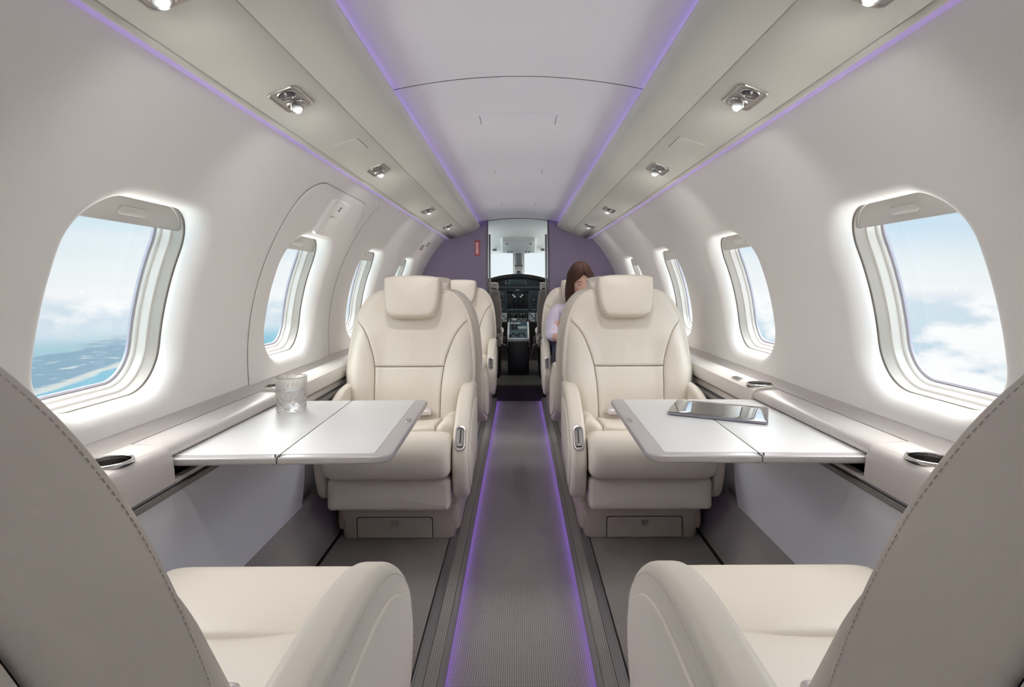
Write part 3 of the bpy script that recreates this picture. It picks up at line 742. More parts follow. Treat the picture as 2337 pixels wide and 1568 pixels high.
    rc = MB(); pad(rc, lambda v: -.135, lambda v: .135, BOFF, yr + .023, lambda x, v: .372 + up_ + .028 * (v / .26) + .012 * (x / .14) ** 2 + .0012 * noise.noise(Vector((x * 8, v * 9, 1.))), lambda x, v, n: Vector((x, v - .02, n)), 24, 22, L=(.008, .012), Rr=(.008, .012), B=(.01, .02), T=(.012, .016), back=.25)
    rc.build('seat_cushion', M['leather'], t, sharp=70)
    for sg in (1, -1):
        sb = MB(); l = (lambda v: .137) if sg > 0 else (lambda v: -cw); r = (lambda v: cw) if sg > 0 else (lambda v: -.137)
        sbn = lambda x, v: .378 + up_ + .024 * (v / .26) + .032 * sstep(abs(x), .13, .18)
        pad(sb, l, r, BOFF, yr + .027, sbn, lambda x, v, n: Vector((x, v - .02, n)), 12, 22, L=(.010, .012) if sg > 0 else (.02, .02), Rr=(.02, .02) if sg > 0 else (.010, .012), B=(.01, .02), T=(.03, .04), back=.25)
        sb.build('seat_bolster', M['leather'], t, sharp=70)
    # apron under the cushion
    ap = MB(); ao = [(p[0], p[1] + .209) for p in rrect(.201, .052, .016, 6, 6)]
    ap.pillow(ao, lambda p, q, h: Vector((p, h, q)), -.10, .345, .018, .0, .004, k=5); ap.build('seat_apron', M['leather'], t)
    # base and drawer
    bs = MB(); rows = []
    for z, w, yf, yb in ((0, .197, .195, -.19), (.004, .199, .197, -.192), (.06, .205, .200, -.195), (.105, .212, .203, -.198), (.120, .212, .200, -.196), (.128, .205, .19, -.19)):
        rows.append([(p[0], p[1] + (yf + yb) / 2, z) for p in rrect(w, (yf - yb) / 2, .022, 6, 6)])
    bs.grid(rows, cu=True); bs.fan(rows[-1], (0, -.02, .128)); bs.fan(rows[0], (0, -.02, 0)); b0 = bs.build('seat_base', M['base'], t)
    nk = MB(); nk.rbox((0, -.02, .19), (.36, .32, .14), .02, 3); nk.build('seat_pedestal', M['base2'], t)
    so_ = ccw(smooth_loop([(.19, .03), (.16, .19), (.05, .235), (-.12, .235), (-.19, .2), (-.19, .03), (0, .02)], 4))
    for sg in (1, -1):
        sk = MB(); sk.pillow(so_, lambda p, q, h: Vector((sg * h, p, q)), .185, .2145, .012, 0); sk.build('base_skirt', M['base'], b0)
    dr = MB(); do = ccw([(-.132, .002), (.132, .002), (.132, .062), (.1315, .070), (.128, .0745), (.12, .076), (-.12, .076), (-.128, .0745), (-.1315, .070), (-.132, .062)])
    dr.pillow(do, lambda p, q, h: Vector((p - A * .012, .198 + h + (q - .06) * .06, q)), 0, .0065, .004); d0 = dr.build('drawer', M['base'], b0)
    dg_ = MB(); lw = ccw([(p[0] * 1.018, p[1] + .0016 if p[1] > .05 else p[1]) for p in do]); dg_.pillow(lw, lambda p, q, h: Vector((p - A * .012, .198 + h + (q - .06) * .06, q)), 0, .0035, .0005); dg_.build('drawer_gap', M['gap'], b0)
    pu = MB(); pu.rbox((-A * .012, .2085, .058), (.021, .010, .017), .002); pu.build('drawer_pull', M['track'], b0)
    # armrests
    ao = [(p[0] - (.22 * sstep(-p[0], -.06, .05) if near else 0), p[1] + up_ * (1 if p[1] > .3 else 0)) for p in arm_outline()]; cyx, czx = .16, .37
    inset = [(cyx + (p[0] - cyx) * .80 + .012, czx + (p[1] - czx) * .74 - .018) for p in ao]
    for sg in (1, -1):
        am = MB(); x0, x1 = (.190, .2445) if near else (.2075, .2605 if sg == A else .245)
        am.pillow(ao, lambda p, q, h: Vector((sg * h, p, q)), x0, x1, .017, .015, 0, k=5, ns=3); a0 = am.build('armrest', M['leather'], t, sharp=60)
        ip = MB(); ip.pillow(ccw(inset), lambda p, q, h: Vector((sg * h, p, q)), x1 - .002, x1 + .0045, .004, 0, .001); ip.build('side_panel', M['leather'], a0)
        gpm = MB(); gpm.pillow(ccw([(cyx + (p[0] - cyx) * .815 + .012, czx + (p[1] - czx) * .755 - .018) for p in ao]), lambda p, q, h: Vector((sg * h, p, q)), x1 - .002, x1 + .0005, .0004, 0); gpm.build('panel_seam', M['thread'], a0)
        stm = MB(); op = [Vector((sg * (x1 - .0062), p[0], p[1])) for p in [(cyx + (q[0] - cyx) * .975, czx + (q[1] - czx) * .955) for q in ao]]
        op2 = [Vector((sg * (x1 + .0002), p[0], p[1])) for p in [(cyx + (q[0] - cyx) * .915, czx + (q[1] - czx) * .87) for q in ao]]
        stitches(stm, op2 + op2[:1], .008, .0055, .0005); stm.build('stitching', M['thread'], a0)
        if sg == A:
            # recline latch plate on the front slope
            p0, p1 = Vector((0, .287, .425)), Vector((0, .343, .345)); ez = (p0 - p1).normalized(); nn = Vector((0, -ez.z, ez.y)) * -1
            if nn.y < 0: nn = -nn
            cc = (p0 + p1) / 2 + Vector((sg * (x0 + x1) / 2, 0, 0)) + nn * .0068
            F = lambda p, q, h: cc + Vector((p, 0, 0)) + ez * q + nn * h
            o1, o2 = rrect(.0175, .042, .016, 3, 6), rrect(.0125, .036, .012, 3, 6)
            pl = MB(); pl.grid([[F(*p, -.004) for p in o1], [F(*p, .002) for p in o1], [F(p[0] * .93, p[1] * .97, .0042) for p in o1], [F(*p, .0036) for p in o2], [F(*p, -.001) for p in o2]], cu=True); l0 = pl.build('latch_plate', M['chrome'], a0)
            bkp = MB(); bkp.pillow(o2, F, -.004, .0004, .0002); bkp.build('latch_recess', M['dkmetal'], a0)
            sl = MB(); sl.pillow(rrect(.0022, .022, .002, 2, 3), lambda p, q, h: F(p, q + .008, h), 0, .0012, .0003); sl.build('latch_slot', M['black'], a0)
            lv = MB(); lv.pillow(rrect(.0105, .0075, .004, 2, 4), lambda p, q, h: F(p, q - .023, h), 0, .005, .003); lv.build('latch_lever', M['dkmetal'], a0)
    # lap belt lying in the crease
    bl = MB(); q = [(A * .02, .040, .388), (A * .06, .030, .391), (A * .10, .032, .400), (A * .15, .024, .424), (A * .195, .012, .428)]
    w = [.021] * 5
    bl.grid([[(p[0], p[1] - .018, p[2] + .004) for p in q], [(p[0], p[1] + .018, p[2] + .001) for p in q], [(p[0], p[1] + .018, p[2] - .002) for p in q]]); b1 = bl.build('seat_belt', pmat('belt_webbing', (.60, .54, .50), .7) if 'belt_webbing' not in bpy.data.materials else bpy.data.materials['belt_webbing'], t)
    bkl = MB(); bkl.rbox((A * .064, .050, .412), (.064, .042, .022), .008, 3); bkl.build('belt_buckle', pmat('buckle_metal', (.70, .66, .66), .3, .4) if 'buckle_metal' not in bpy.data.materials else bpy.data.materials['buckle_metal'], b1)
    return t
SA, SB, NA, NB_ = seat(1), seat(-1), seat(1, 18, -.190, .024, True), seat(-1, 18, -.190, .024, True)
FZ = .0255; SXC = .4285
def put(o, x, y, rz, label):
    o.location = (x, y, FZ); o.rotation_euler = (0, 0, rz); o['label'] = label
put(NA, -SXC, .555, 0, 'near cream seat cut by the frame, on the drinking glass side')
put(NB_, SXC, .555, 0, 'near cream seat cut by the frame, on the tablet side')
put(SB, -SXC, 2.04, PI, 'cream leather seat facing the camera behind the table with the drinking glass')
put(SA, SXC, 2.04, PI, 'cream leather seat facing the camera behind the table with the tablet')
put(copy_tree(SA), -SXC, 2.485, 0, 'forward facing cream seat hidden back to back behind the drinking glass seat')
put(copy_tree(SB), SXC, 2.485, 0, 'forward facing cream seat hidden back to back behind the tablet seat')
put(copy_tree(SB), -SXC + .012, 3.68, PI, 'empty far cream seat by the purple bulkhead, on the hatch side')
put(copy_tree(SA), SXC - .012, 3.68, PI, 'far cream seat by the purple bulkhead that the woman sits in')

# ------------------------------------------------------------------ bulkhead and cockpit
def bulkhead():
    mb = MB()
    for sx, xo in ((-1, .246), (1, .233)):
        out = [(sx * xo, -.02), (sx * xo, cz(xo) + .01)]
        for i in range(8): x = xo + (.40 - xo) * (i + 1) / 8; out.append((sx * x, cz(x) + .01 if x < .36 else 1.45))
        s0 = math.acos(.40 / R_F)
        for i in range(24): a = s0 * (1 - i / 23) - .05 * i / 23; out.append((sx * (R_F + .004) * cos(a), C_F + (R_F + .004) * sin(a)))
        out += [(sx * .805, .5), (sx * .80, -.02)]
        mb.prism(ccw(out), lambda p, q, h: Vector((p, h, q)), BULK, BULK + .03)
    o = mb.build('wall_front', M['bulk'], smooth=False); tag(o, 'purple fabric bulkhead on both sides of the cockpit doorway', 'bulkhead', kind='structure')
    t = thing('door_2', 'open cockpit doorway with dark jambs between the purple bulkhead panels', 'doorway', kind='structure')
    for sx, xo in ((-1, .246), (1, .233)):
        a = MB(); a.rbox((sx * (xo - .003), BULK + .012, .72), (.008, .05, 1.42), .002); a.build('jamb', M['jamb'], t)
        b = MB(); b.rbox((sx * (xo - .016), BULK + .07, .72), (.014, .04, 1.20), .004); b.build('curtain_rail', M['dkmetal'], t)
    h = MB(); xs = [-.25 + .49 * i / 20 for i in range(21)]; h.grid([[(x, BULK + .028, cz(x) - .004) for x in xs], [(x, BULK + .028, cz(x) + .01) for x in xs]]); h.build('header_seam', M['gap'], t)
    # step up to the cockpit
    s = MB(); s.grid([[(x, y, z) for y, z in ((4.13, -.005), (4.13, .112), (4.137, .119), (4.15, .120), (5.5, .120))] for x in (-.6, .6)]); o = s.build('floor.001', M['cockdk'], sharp=30)
    tag(o, 'dark step and floor of the cockpit beyond the aisle', 'floor', kind='structure')
    s2 = MB(); s2.grid([[(x, y, .1212) for y in (4.16, 4.60)] for x in (-.24, .24)]); s2.build('step_carpet', pmat('cockpit_carpet', (.16, .155, .14), .95), o)
bulkhead()
def red_sign():
    t = thing('red_placard', 'red placard with white vertical lettering on the purple bulkhead', 'placard', loc=(-.322, BULK - .001, 1.207), group=None)
    a = MB(); a.pillow(rrect(.0205, .060, .002, 2, 2), lambda p, q, h: Vector((p, -h, q)), -.0005, .002, .001); a.build('plate', M['red'], t)
    cu = bpy.data.curves.new('lettering', 'FONT'); cu.body = 'CJBAOIHK'; cu.size = .0195; cu.align_x = 'CENTER'; cu.align_y = 'CENTER'; cu.space_character = 1.02; cu.extrude = .0003; cu.offset = .0004
    o = bpy.data.objects.new('tmp', cu); COL.objects.link(o); me = bpy.data.meshes.new_from_object(o.evaluated_get(bpy.context.evaluated_depsgraph_get())); bpy.data.objects.remove(o)
    o = bpy.data.objects.new('lettering', me); COL.objects.link(o); me.materials.clear(); me.materials.append(M['txt']); o.parent = t
    o.matrix_local = Matrix.Translation((-.001, -.0026, 0)) @ Matrix.Rotation(PI / 2, 4, 'X') @ Matrix.Rotation(PI / 2, 4, 'Z')
red_sign()

def cockpit():
    # shell
    mb = MB(); prof = [(4.10, 1.440), (4.35, 1.425), (4.6, 1.385), (4.85, 1.325), (5.05, 1.265), (5.20, 1.232)]
    xs = [-.72 + 1.44 * i / 24 for i in range(25)]
    mb.grid([[(x, y, z - .10 * x * x - .45 * max(0, abs(x) - .4) ** 1.5) for x in xs] for y, z in prof])
    o = mb.build('ceiling.001', M['cockpit']); tag(o, 'pale grey green cockpit ceiling sloping down to the windscreens', 'ceiling', kind='structure')
    c = MB(); N_ = Vector((0, -.28, -1.75)); U = Vector((0, .96, -.28))
    O = Vector((0, 4.90, 1.302)); F = lambda p, q, h: O + Vector((p, 0, 0)) + U * q + N_ * h
    c.pillow(rrect(.162, .165, .03, 6, 6), F, -.03, .018, .012)
    cp = c.build('overhead_console', M['cockpit'], o)
    for px, q in ((-.11, -.10), (.11, -.10), (-.10, .12), (.10, .12), (-.07, .12), (.07, .12)):
        k = MB(); k.lathe([(.011, 0), (.011, .006), (.006, .008), (.0003, .008)], 14, M=Matrix.Translation(F(px, q, .018)) @ N_.to_track_quat('Z', 'Y').to_matrix().to_4x4()); k.build('console_lamp', M['dkmetal'], cp)
    for px in (-.23, .23):
        k = MB(); k.lathe([(.020, -.01), (.020, .006), (.012, .010), (.0003, .009)], 16, M=Matrix.Translation(F(px, .10, .012)) @ N_.to_track_quat('Z', 'Y').to_matrix().to_4x4()); k.build('air_nozzle', M['dkmetal'], cp)
    # windscreens, centre post and side walls
    for i, (x0, x1) in enumerate(((-.60, -.052), (.052, .60))):
        t = thing('window_%d' % (15 + i), 'bright cockpit windscreen on the %s side of the centre post' % ('hatch' if i == 0 else 'tablet'), 'windscreen', kind='structure')
        g = MB(); g.grid([[(x, y, z) for x in (x0, x1)] for y, z in ((5.21, 1.24), (5.50, .93))]); g.build('pane', M['pane'], t)
        fr = MB()
        for x in (x0, x1): fr.tube([(x, 5.20, 1.25), (x, 5.50, .93)], .009, 6)
        fr.tube([(x0, 5.205, 1.236), (x1, 5.205, 1.236)], .008, 6); fr.build('window_frame', M['white'], t)
    p = MB(); p.prism([(-.05, 0), (.05, 0), (.04, -.02), (-.04, -.02)], lambda a, b, h: Vector((a, 5.20 + .28 * h + b, 1.25 - .32 * h)), -.05, 1.05)
    o = p.build('trim_%d' % nt_[0], M['white'], smooth=False); nt_[0] += 1; tag(o, 'white centre post between the two cockpit windscreens', 'windscreen post', kind='structure')
    cm = thing('compass', 'small dark standby compass on the windscreen centre post', 'compass', loc=(0, 5.20, 1.115))
    a = MB(); a.rbox((0, -.01, .060), (.055, .02, .115), .006); a.build('mount', M['greyl'], cm)
    a = MB(); a.rbox((0, -.025, -.005), (.085, .03, .016), .004); a.build('bracket', M['dkmetal'], cm)
    a = MB(); a.rbox((0, -.03, -.075), (.058, .04, .055), .008); b = a.build('housing', M['white'], cm)
    a = MB(); a.rbox((0, -.051, -.073), (.040, .004, .034), .003); a.build('dial', M['sign'], b)
    w = MB()
    for sx in (-1, 1):
        w.grid([[(sx * x, y, z) for x, z in ((.62, .1), (.66, .6), (.66, .93))] for y in (4.10, 5.55)])
        w.grid([[(sx * x, y, z) for x, z in ((.66, .93), (.66, 1.15), (.70, 1.36))] for y in (4.10, 4.55)])
    w.grid([[(x, 5.56, z) for z in (.1, .93)] for x in (-.7, .7)])
    o = w.build('wall_cockpit', M['cockdk'], sharp=30); tag(o, 'dark lower cockpit walls around the instrument panel', 'wall', kind='structure')
    # instrument panel
    t = thing('instrument_panel', 'dark cockpit instrument panel with a large centre display', 'instrument panel', loc=(-.012, 5.02, 0))
    g = MB(); xs = [-.60 + 1.2 * i / 30 for i in range(31)]
    topz = lambda x: 1.028 - .55 * x * x * (1 if abs(x) < .45 else 1.1)
    g.grid([[(x, y, topz(x) + dz) for x in xs] for y, dz in ((.45, -.03), (.10, .003), (0., .004), (-.055, -.004), (-.068, -.016), (-.066, -.038), (-.03, -.05))]); g.build('glareshield', M['black'], t)
    u = MB(); u.grid([[(x, -.035 + (.965 - z) * .12, min(z, topz(x) - .03)) for x in xs] for z in (1.02, .96, .898)]); u0 = u.build('upper_panel', M['panel'], t)
    def dev(x, z, w, h, m, par, nm_, y=-.05, d=.012, r=.003):
        q = MB(); q.rbox((x, y, z), (w, d, h), r); return q.build(nm_, m, par)
    def fz(z): return -.035 + (.965 - z) * .12 - .004
    d1 = dev(-.155, .945, .115, .040, M['black'], t, 'audio_unit', fz(.945))
    d2 = dev(0, .945, .175, .042, M['panelL'], t, 'guidance_panel', fz(.945)); dev(0, .944, .160, .034, M['panel'], d2, 'guidance_face', fz(.944) - .006)
    d3 = dev(.160, .945, .105, .040, M['panel'], t, 'gauge_unit', fz(.945))
    for i in range(3):
        k = MB(); k.lathe([(.012, 0), (.012, .007), (.0003, .008)], 14, M=Matrix.Translation((.128 + .032 * i, fz(.945) - .005, .945)) @ Matrix.Rotation(PI / 2, 4, 'X')); k.build('gauge', M['black'], d3)
    for x, z in ((-.108, .956), (-.108, .934)): dev(x, z, .016, .008, M['key'], d1, 'key', fz(z) - .007, .004, .001)
    for x in (-.205, .215): dev(x, .937, .008, .010, M['key'], t, 'warning_lamp', fz(.937) - .002, .006, .002)
    m_ = MB(); m_.grid([[(x, .000 + (.89 - z) * .05, z) for x in (-.58, -.3, 0, .3, .58)] for z in (.890, .55)]); m_.build('main_panel', M['panel'], t)
    dev(0, .876, .52, .012, M['black'], t, 'panel_slot', -.004, .006, .002)
    dev(0, .868, .034, .009, M['key'], t, 'maker_plate', -.006, .006, .001)
    for i, x in enumerate((0, -.305, .305)):
        w_ = .212 if i == 0 else .20
        b = dev(x, .770, w_ + .022, .196, M['panel'], t, 'display_bezel', .000, .018, .004); dev(x, .775, w_, .172, M['screen'], b, 'display', -.009, .006, .002)
    for j in range(9): dev(-.088 + .022 * j, .682, .012, .006, M['panelL'], t, 'softkey', -.006, .008, .001)
    dev(-.155, .80, .042, .034, M['black'], t, 'standby_display', -.003, .010, .002)
    for i, (x, z, r) in enumerate(((-.167, .765, .008), (-.143, .765, .008), (-.16, .735, .009), (-.158, .705, .011), (.145, .80, .010), (.165, .80, .008), (.148, .765, .010), (.165, .765, .008), (.155, .73, .012), (.156, .70, .009))):
        k = MB(); k.lathe([(r * 1.5, 0), (r * 1.5, .004), (r, .005), (r * .9, .016), (.0003, .017)], 14, M=Matrix.Translation((x, -.001, z)) @ Matrix.Rotation(PI / 2, 4, 'X')); kb = k.build('knob', M['black'], t)
    for x, z in ((-.168, .832), (-.142, .832), (-.15, .772), (-.162, .720), (.148, .787), (.160, .775), (.146, .682), (.165, .682), (-.145, .688)): dev(x, z, .009, .006, M['key'], t, 'key', -.004, .008, .001)
    for sx in (-1, 1):
        kp = dev(sx * .135, .607, .066, .086, M['panelL'], t, 'keypad', -.003, .016, .003)
        for i in range(3):
            for j in range(4): dev(sx * .135 + (i - 1) * .019, .576 + j * .021, .012, .011, M['key'] if (i + j) % 3 else M['panel'], kp, 'key', -.012, .004, .001)
        kp2 = dev(sx * .205, .607, .062, .086, M['panelL'], t, 'keypad', -.003, .016, .003)
    lc = dev(0, .600, .196, .100, M['black'], t, 'lower_console', -.006, .018, .003)
    for sx in (-1, 1): dev(sx * .047, .625, .084, .040, M['screen'], lc, 'radio_display', -.016, .004, .001)
    for r_ in range(3):
        for j in range(8):
            dev(-.080 + .0228 * j, .592 - .016 * r_, .013, .009, M['redk'] if (r_ == 2 and j == 5) else (M['key'] if (r_ + j) % 2 else M['panelL']), lc, 'switch', -.016, .006, .001)
    dev(.103, .572, .006, .030, M['redk'], lc, 'red_guard', -.016, .006, .001)
    # centre pedestal
    t = thing('centre_pedestal', 'cockpit pedestal with light rimmed control top and black column', 'pedestal', loc=(-.006, 4.675, .121))
    a = MB(); a.pillow(rrect(.094, .15, .01, 3, 3), lambda p, q, h: Vector((p * (1 - .0 * h), q + .12 - .02 * h, h)), 0, .300, .008); a.build('column', M['black'], t)
    Us = Vector((0, .925, .38)).normalized(); Ns = Vector((0, -.38, .925)).normalized(); O = Vector((0, .115, .385)); F = lambda p, q, h: O + Vector((p, 0, 0)) + Us * q + Ns * h
    a = MB(); a.pillow(rrect(.100, .172, .012, 3, 4), F, -.09, 0, .006); fr = a.build('control_frame', pmat('pedestal_rim', (.60, .62, .62), .45), t)
    a = MB(); a.pillow(rrect(.083, .158, .004, 3, 3), F, -.002, .004, .002); pn = a.build('control_panel', M['panel'], t)
    a = MB(); a.tube([F(-.035, .03, .0), F(-.038, .01, .07), F(-.038, .0, .10)], .006, 8); lv = a.build('power_lever', M['chrome'], t)
    a = MB(); a.rbox(F(-.038, .0, .105), (.034, .022, .020), .006); a.build('lever_knob', M['key'], lv)
    a = MB(); a.tube([F(-.075, .10, .015), F(.02, .10, .015)], .008, 8); a.build('quadrant_bar', M['key'], t)
    a = MB(); a.pillow(rrect(.028, .05, .003, 2, 2), lambda p, q, h: F(p - .038, q + .04, h), .003, .006, .001); a.build('lever_slot', M['black'], pn)
    a = MB(); a.pillow(rrect(.040, .025, .003, 2, 2), lambda p, q, h: F(p + .036, q + .03, h), .003, .009, .001); a.build('flap_gate', M['panelL'], pn)
    for x, q in ((-.045, -.09), (.045, -.08), (.050, -.10), (-.02, -.12), (.01, -.09), (0, -.13), (.06, -.13), (-.065, -.13)):
        k = MB(); k.lathe([(.010, 0), (.009, .012), (.0003, .013)], 12, M=Matrix.Translation(F(x, q, .003)) @ Ns.to_track_quat('Z', 'Y').to_matrix().to_4x4()); k.build('knob', M['black'] if x < .04 else M['dkmetal'], pn)
    # pilot seats seen from behind
    for sx in (-1, 1):
        t = thing('pilot_seat', 'brown pilot seat with pale armrest on the %s side of the pedestal' % ('hatch' if sx < 0 else 'tablet'), 'pilot seat', loc=(sx * .36 + .004, 4.52, .12), group='pilot seats')
        o = ccw(smooth_loop([(-.205, .42), (-.205, .60), (-.190, .715), (-.170, .750), (0, .757), (.170, .750), (.190, .715), (.205, .60), (.205, .42), (.19, .385), (0, .38), (-.19, .385)], 4))
        a = MB(); a.pillow(o, lambda p, q, h: Vector((p, -h + (q - .4) * -.06, q)), -.04, .05, .014, .014); a.build('backrest', M['pilot'], t)
        a = MB(); a.pillow(ccw(smooth_loop([(-.10, .762), (-.10, .80), (-.08, .822), (.08, .822), (.10, .80), (.10, .762), (.08, .752), (-.08, .752)], 4)), lambda p, q, h: Vector((p - sx * .078, -h, q)), -.05, .035, .014, .014); a.build('headrest', M['pilotL'], t)
        a = MB(); a.rbox((0, .22, .30), (.42, .45, .10), .03, 3); a.build('seat_cushion', M['pilot'], t)
        a = MB(); a.rbox((0, .16, .12), (.38, .40, .26), .02, 2); a.build('seat_frame', M['black'], t)
        a = MB(); a.tube([(-sx * .185, -.03, .375), (-sx * .19, .08, .39), (-sx * .19, .2, .39)], .030, 12); a.build('armrest', M['pilotL'], t)
        a = MB(); a.tube([(-sx * .235, -.06, .36), (-sx * .235, -.05, .27), (-sx * .215, -.03, .22)], .008, 8); a.tube([(-sx * .20, -.05, .30), (-sx * .245, -.06, .28), (-sx * .25, -.05, .20), (-sx * .22, -.02, .15)], .007, 8); a.build('adjuster_lever', M['chrome'], t)
cockpit()

# aft wall behind the camera
a = MB(); out = [(R_F * 1.01 * cos(PI * i / 40), C_F + R_F * 1.01 * sin(PI * i / 40)) for i in range(41)] + [(-.82, -.02), (.82, -.02)]
a.prism(ccw(out), lambda p, q, h: Vector((p, h, q)), -1.77, -1.745); o = a.build('wall_back', M['wall'], smooth=False); tag(o, 'plain cream aft cabin wall behind the camera', 'wall', kind='structure')

# ------------------------------------------------------------------ the woman in the far seat
def skin_obj(name, pts, edges, m, parent, lv=2, root=0):
    me = bpy.data.meshes.new(name); me.from_pydata([p[0] for p in pts], edges, []); o = bpy.data.objects.new(name, me); COL.objects.link(o)
    md = o.modifiers.new('skin', 'SKIN'); md.use_smooth_shade = True; md.branch_smoothing = .6
    sv = me.skin_vertices[0].data
    for i, p in enumerate(pts):
        r = p[1]; sv[i].radius = r if isinstance(r, tuple) else (r, r); sv[i].use_root = (i == root)
    s = o.modifiers.new('sub', 'SUBSURF'); s.levels = lv; s.render_levels = lv
    dg = bpy.context.evaluated_depsgraph_get(); me2 = bpy.data.meshes.new_from_object(o.evaluated_get(dg)); o.modifiers.clear(); o.data = me2
    me2.materials.clear(); me2.materials.append(m); me2.polygons.foreach_set('use_smooth', [True] * len(me2.polygons))
    if parent: o.parent = parent
    return o
def woman():
    # world-like coordinates relative to the hip; she faces -y
    t = thing('person', 'seated woman with long brown hair, lilac blouse and dark jeans looking down', 'person', loc=(.385, 3.50, .422))
    V = lambda *p: Vector(p)
    # arm chain: viewer-left arm rests bent with the hand in the lap
    pts = [(V(0, .02, .04), (.13, .10)), (V(0, .06, .16), (.12, .085)), (V(.008, .085, .28), (.125, .09)), (V(.018, .085, .365), (.075, .06)), (V(.026, .075, .41), .043), (V(.032, .06, .45), .045),
           (V(-.115, .075, .335), .050), (V(-.155, .03, .24), .042), (V(-.165, -.03, .150), .036), (V(-.12, -.11, .155), .029), (V(-.075, -.165, .155), .022),
           (V(.150, .075, .335), .050), (V(.19, .03, .24), .042), (V(.185, -.03, .150), .036), (V(.12, -.12, .150), .029), (V(.05, -.175, .150), .022),
           (V(-.085, -.02, .02), .085), (V(-.095, -.22, .035), .075), (V(-.095, -.40, .01), .058), (V(-.095, -.405, -.18), .048), (V(-.095, -.39, -.36), .034), (V(-.095, -.47, -.375), .032),
           (V(.085, -.02, .02), .085), (V(.09, -.22, .035), .075), (V(.09, -.40, .01), .058), (V(.09, -.405, -.18), .048), (V(.09, -.39, -.36), .034), (V(.09, -.47, -.375), .032)]
    ed = [(0, 1), (1, 2), (2, 3), (3, 4), (4, 5), (2, 6), (6, 7), (7, 8), (8, 9), (9, 10), (2, 11), (11, 12), (12, 13), (13, 14), (14, 15), (0, 16), (16, 17), (17, 18), (18, 19), (19, 20), (20, 21), (0, 22), (22, 23), (23, 24), (24, 25), (25, 26), (26, 27)]
    body = skin_obj('body', pts, ed, M['skin'], t)
    # head: shaped ellipsoid with face relief
    hd = bmesh.new(); bmesh.ops.create_uvsphere(hd, u_segments=40, v_segments=28, radius=1)
    for v in hd.verts:
        x, y, z = v.co; q = Vector((x * .071, y * .090, z * .112))
        if z < 0: q.x *= 1 - .30 * z * z; q.y *= 1 - .12 * z * z
        f = max(0, -y)
        q.y -= .018 * math.exp(-((x / .16) ** 2) - ((z + .18) / .20) ** 2) * f                     # nose
        q.y += .007 * (math.exp(-((abs(x) - .40) / .20) ** 2 - ((z - .05) / .16) ** 2)) * f          # eye sockets
        q.y -= .006 * math.exp(-((x / .35) ** 2) - ((z + .50) / .10) ** 2) * f                       # lips
        q.y -= .007 * math.exp(-((x / .40) ** 2) - ((z + .82) / .18) ** 2) * f                       # chin
        q.x += (1 if x > 0 else -1) * .010 * math.exp(-((abs(x) - 1) / .12) ** 2 - ((y - .10) / .14) ** 2 - ((z + .05) / .28) ** 2)   # ears
        v.co = q
    T = Matrix.Translation(V(.034, .035, .512)) @ Matrix.Rotation(math.radians(10), 4, 'Z') @ Matrix.Rotation(math.radians(16), 4, 'X') @ Matrix.Rotation(math.radians(-4), 4, 'Y')
    bm = bmesh.new(); bm.from_mesh(body.data); me = bpy.data.meshes.new('h'); hd.transform(T); hd.to_mesh(me); bm.from_mesh(me)
    # fingers: each a tapered bent chain rooted in the palm
    fm = MB()
    for hx, sg in ((-.072, 1), (.048, -1)):
        pc = V(hx, -.175, .155); mbx = MB()
        fm.pillow(rrect(.036, .042, .018, 3, 5), lambda p, q, h: V(hx + sg * (q * .55 + .012) + p * .35, -.185 - q * .5 + p * .5, .150 + h), -.012, .012, .009, .009)
        for i, (ln, off) in enumerate(((.050, -.027), (.058, -.009), (.054, .009), (.042, .026))):
            b = pc + V(sg * .03 - off * .4 * sg, -.025 + off * .8, .002); d = V(sg * .75, -.62, 0)
            fm.tube([b, b + d * ln * .45 + V(0, 0, .005), b + d * ln * .8 + V(0, 0, -.006), b + d * ln + V(0, 0, -.020)], lambda u: .0085 * (1 - .3 * u), 8)
        b = pc + V(sg * .004, -.018, .008); fm.tube([b, b + V(sg * .028, -.008, .016), b + V(sg * .052, -.016, .014)], lambda u: .0095 * (1 - .3 * u), 8)
    m3 = bpy.data.meshes.new('f'); m3.from_pydata([tuple(p) for p in fm.v], [], fm.f); bm.from_mesh(m3)
    for f in bm.faces: f.smooth = True
    bmesh.ops.recalc_face_normals(bm, faces=bm.faces[:]); bm.to_mesh(body.data); bm.free(); hd.free()
    for sx in (-1, 1):
        e = MB(); e.lathe([(.0003, -.008), (.006, -.0055), (.0085, 0), (.006, .0055), (.0003, .008)], 14, M=T @ Matrix.Translation((sx * .028, -.073, .008)) @ Matrix.Scale(.45, 4, (0, 0, 1))); e.build('eye', M['eye'], body)
        b = MB(); b.tube([T @ V(sx * .014, -.0865, .026), T @ V(sx * .030, -.084, .031), T @ V(sx * .046, -.072, .026)], .0020, 6); b.build('eyebrow', M['brow'], body)
    l = MB(); l.tube([T @ V(-.022, -.080, -.056), T @ V(0, -.092, -.053), T @ V(.022, -.080, -.056)], lambda u: .0055 * sin(PI * min(.95, max(.05, u))), 8); l.build('lips', M['lip'], body)
    # hair: parted cap falling to the shoulders
    hm = MB(); rows = []
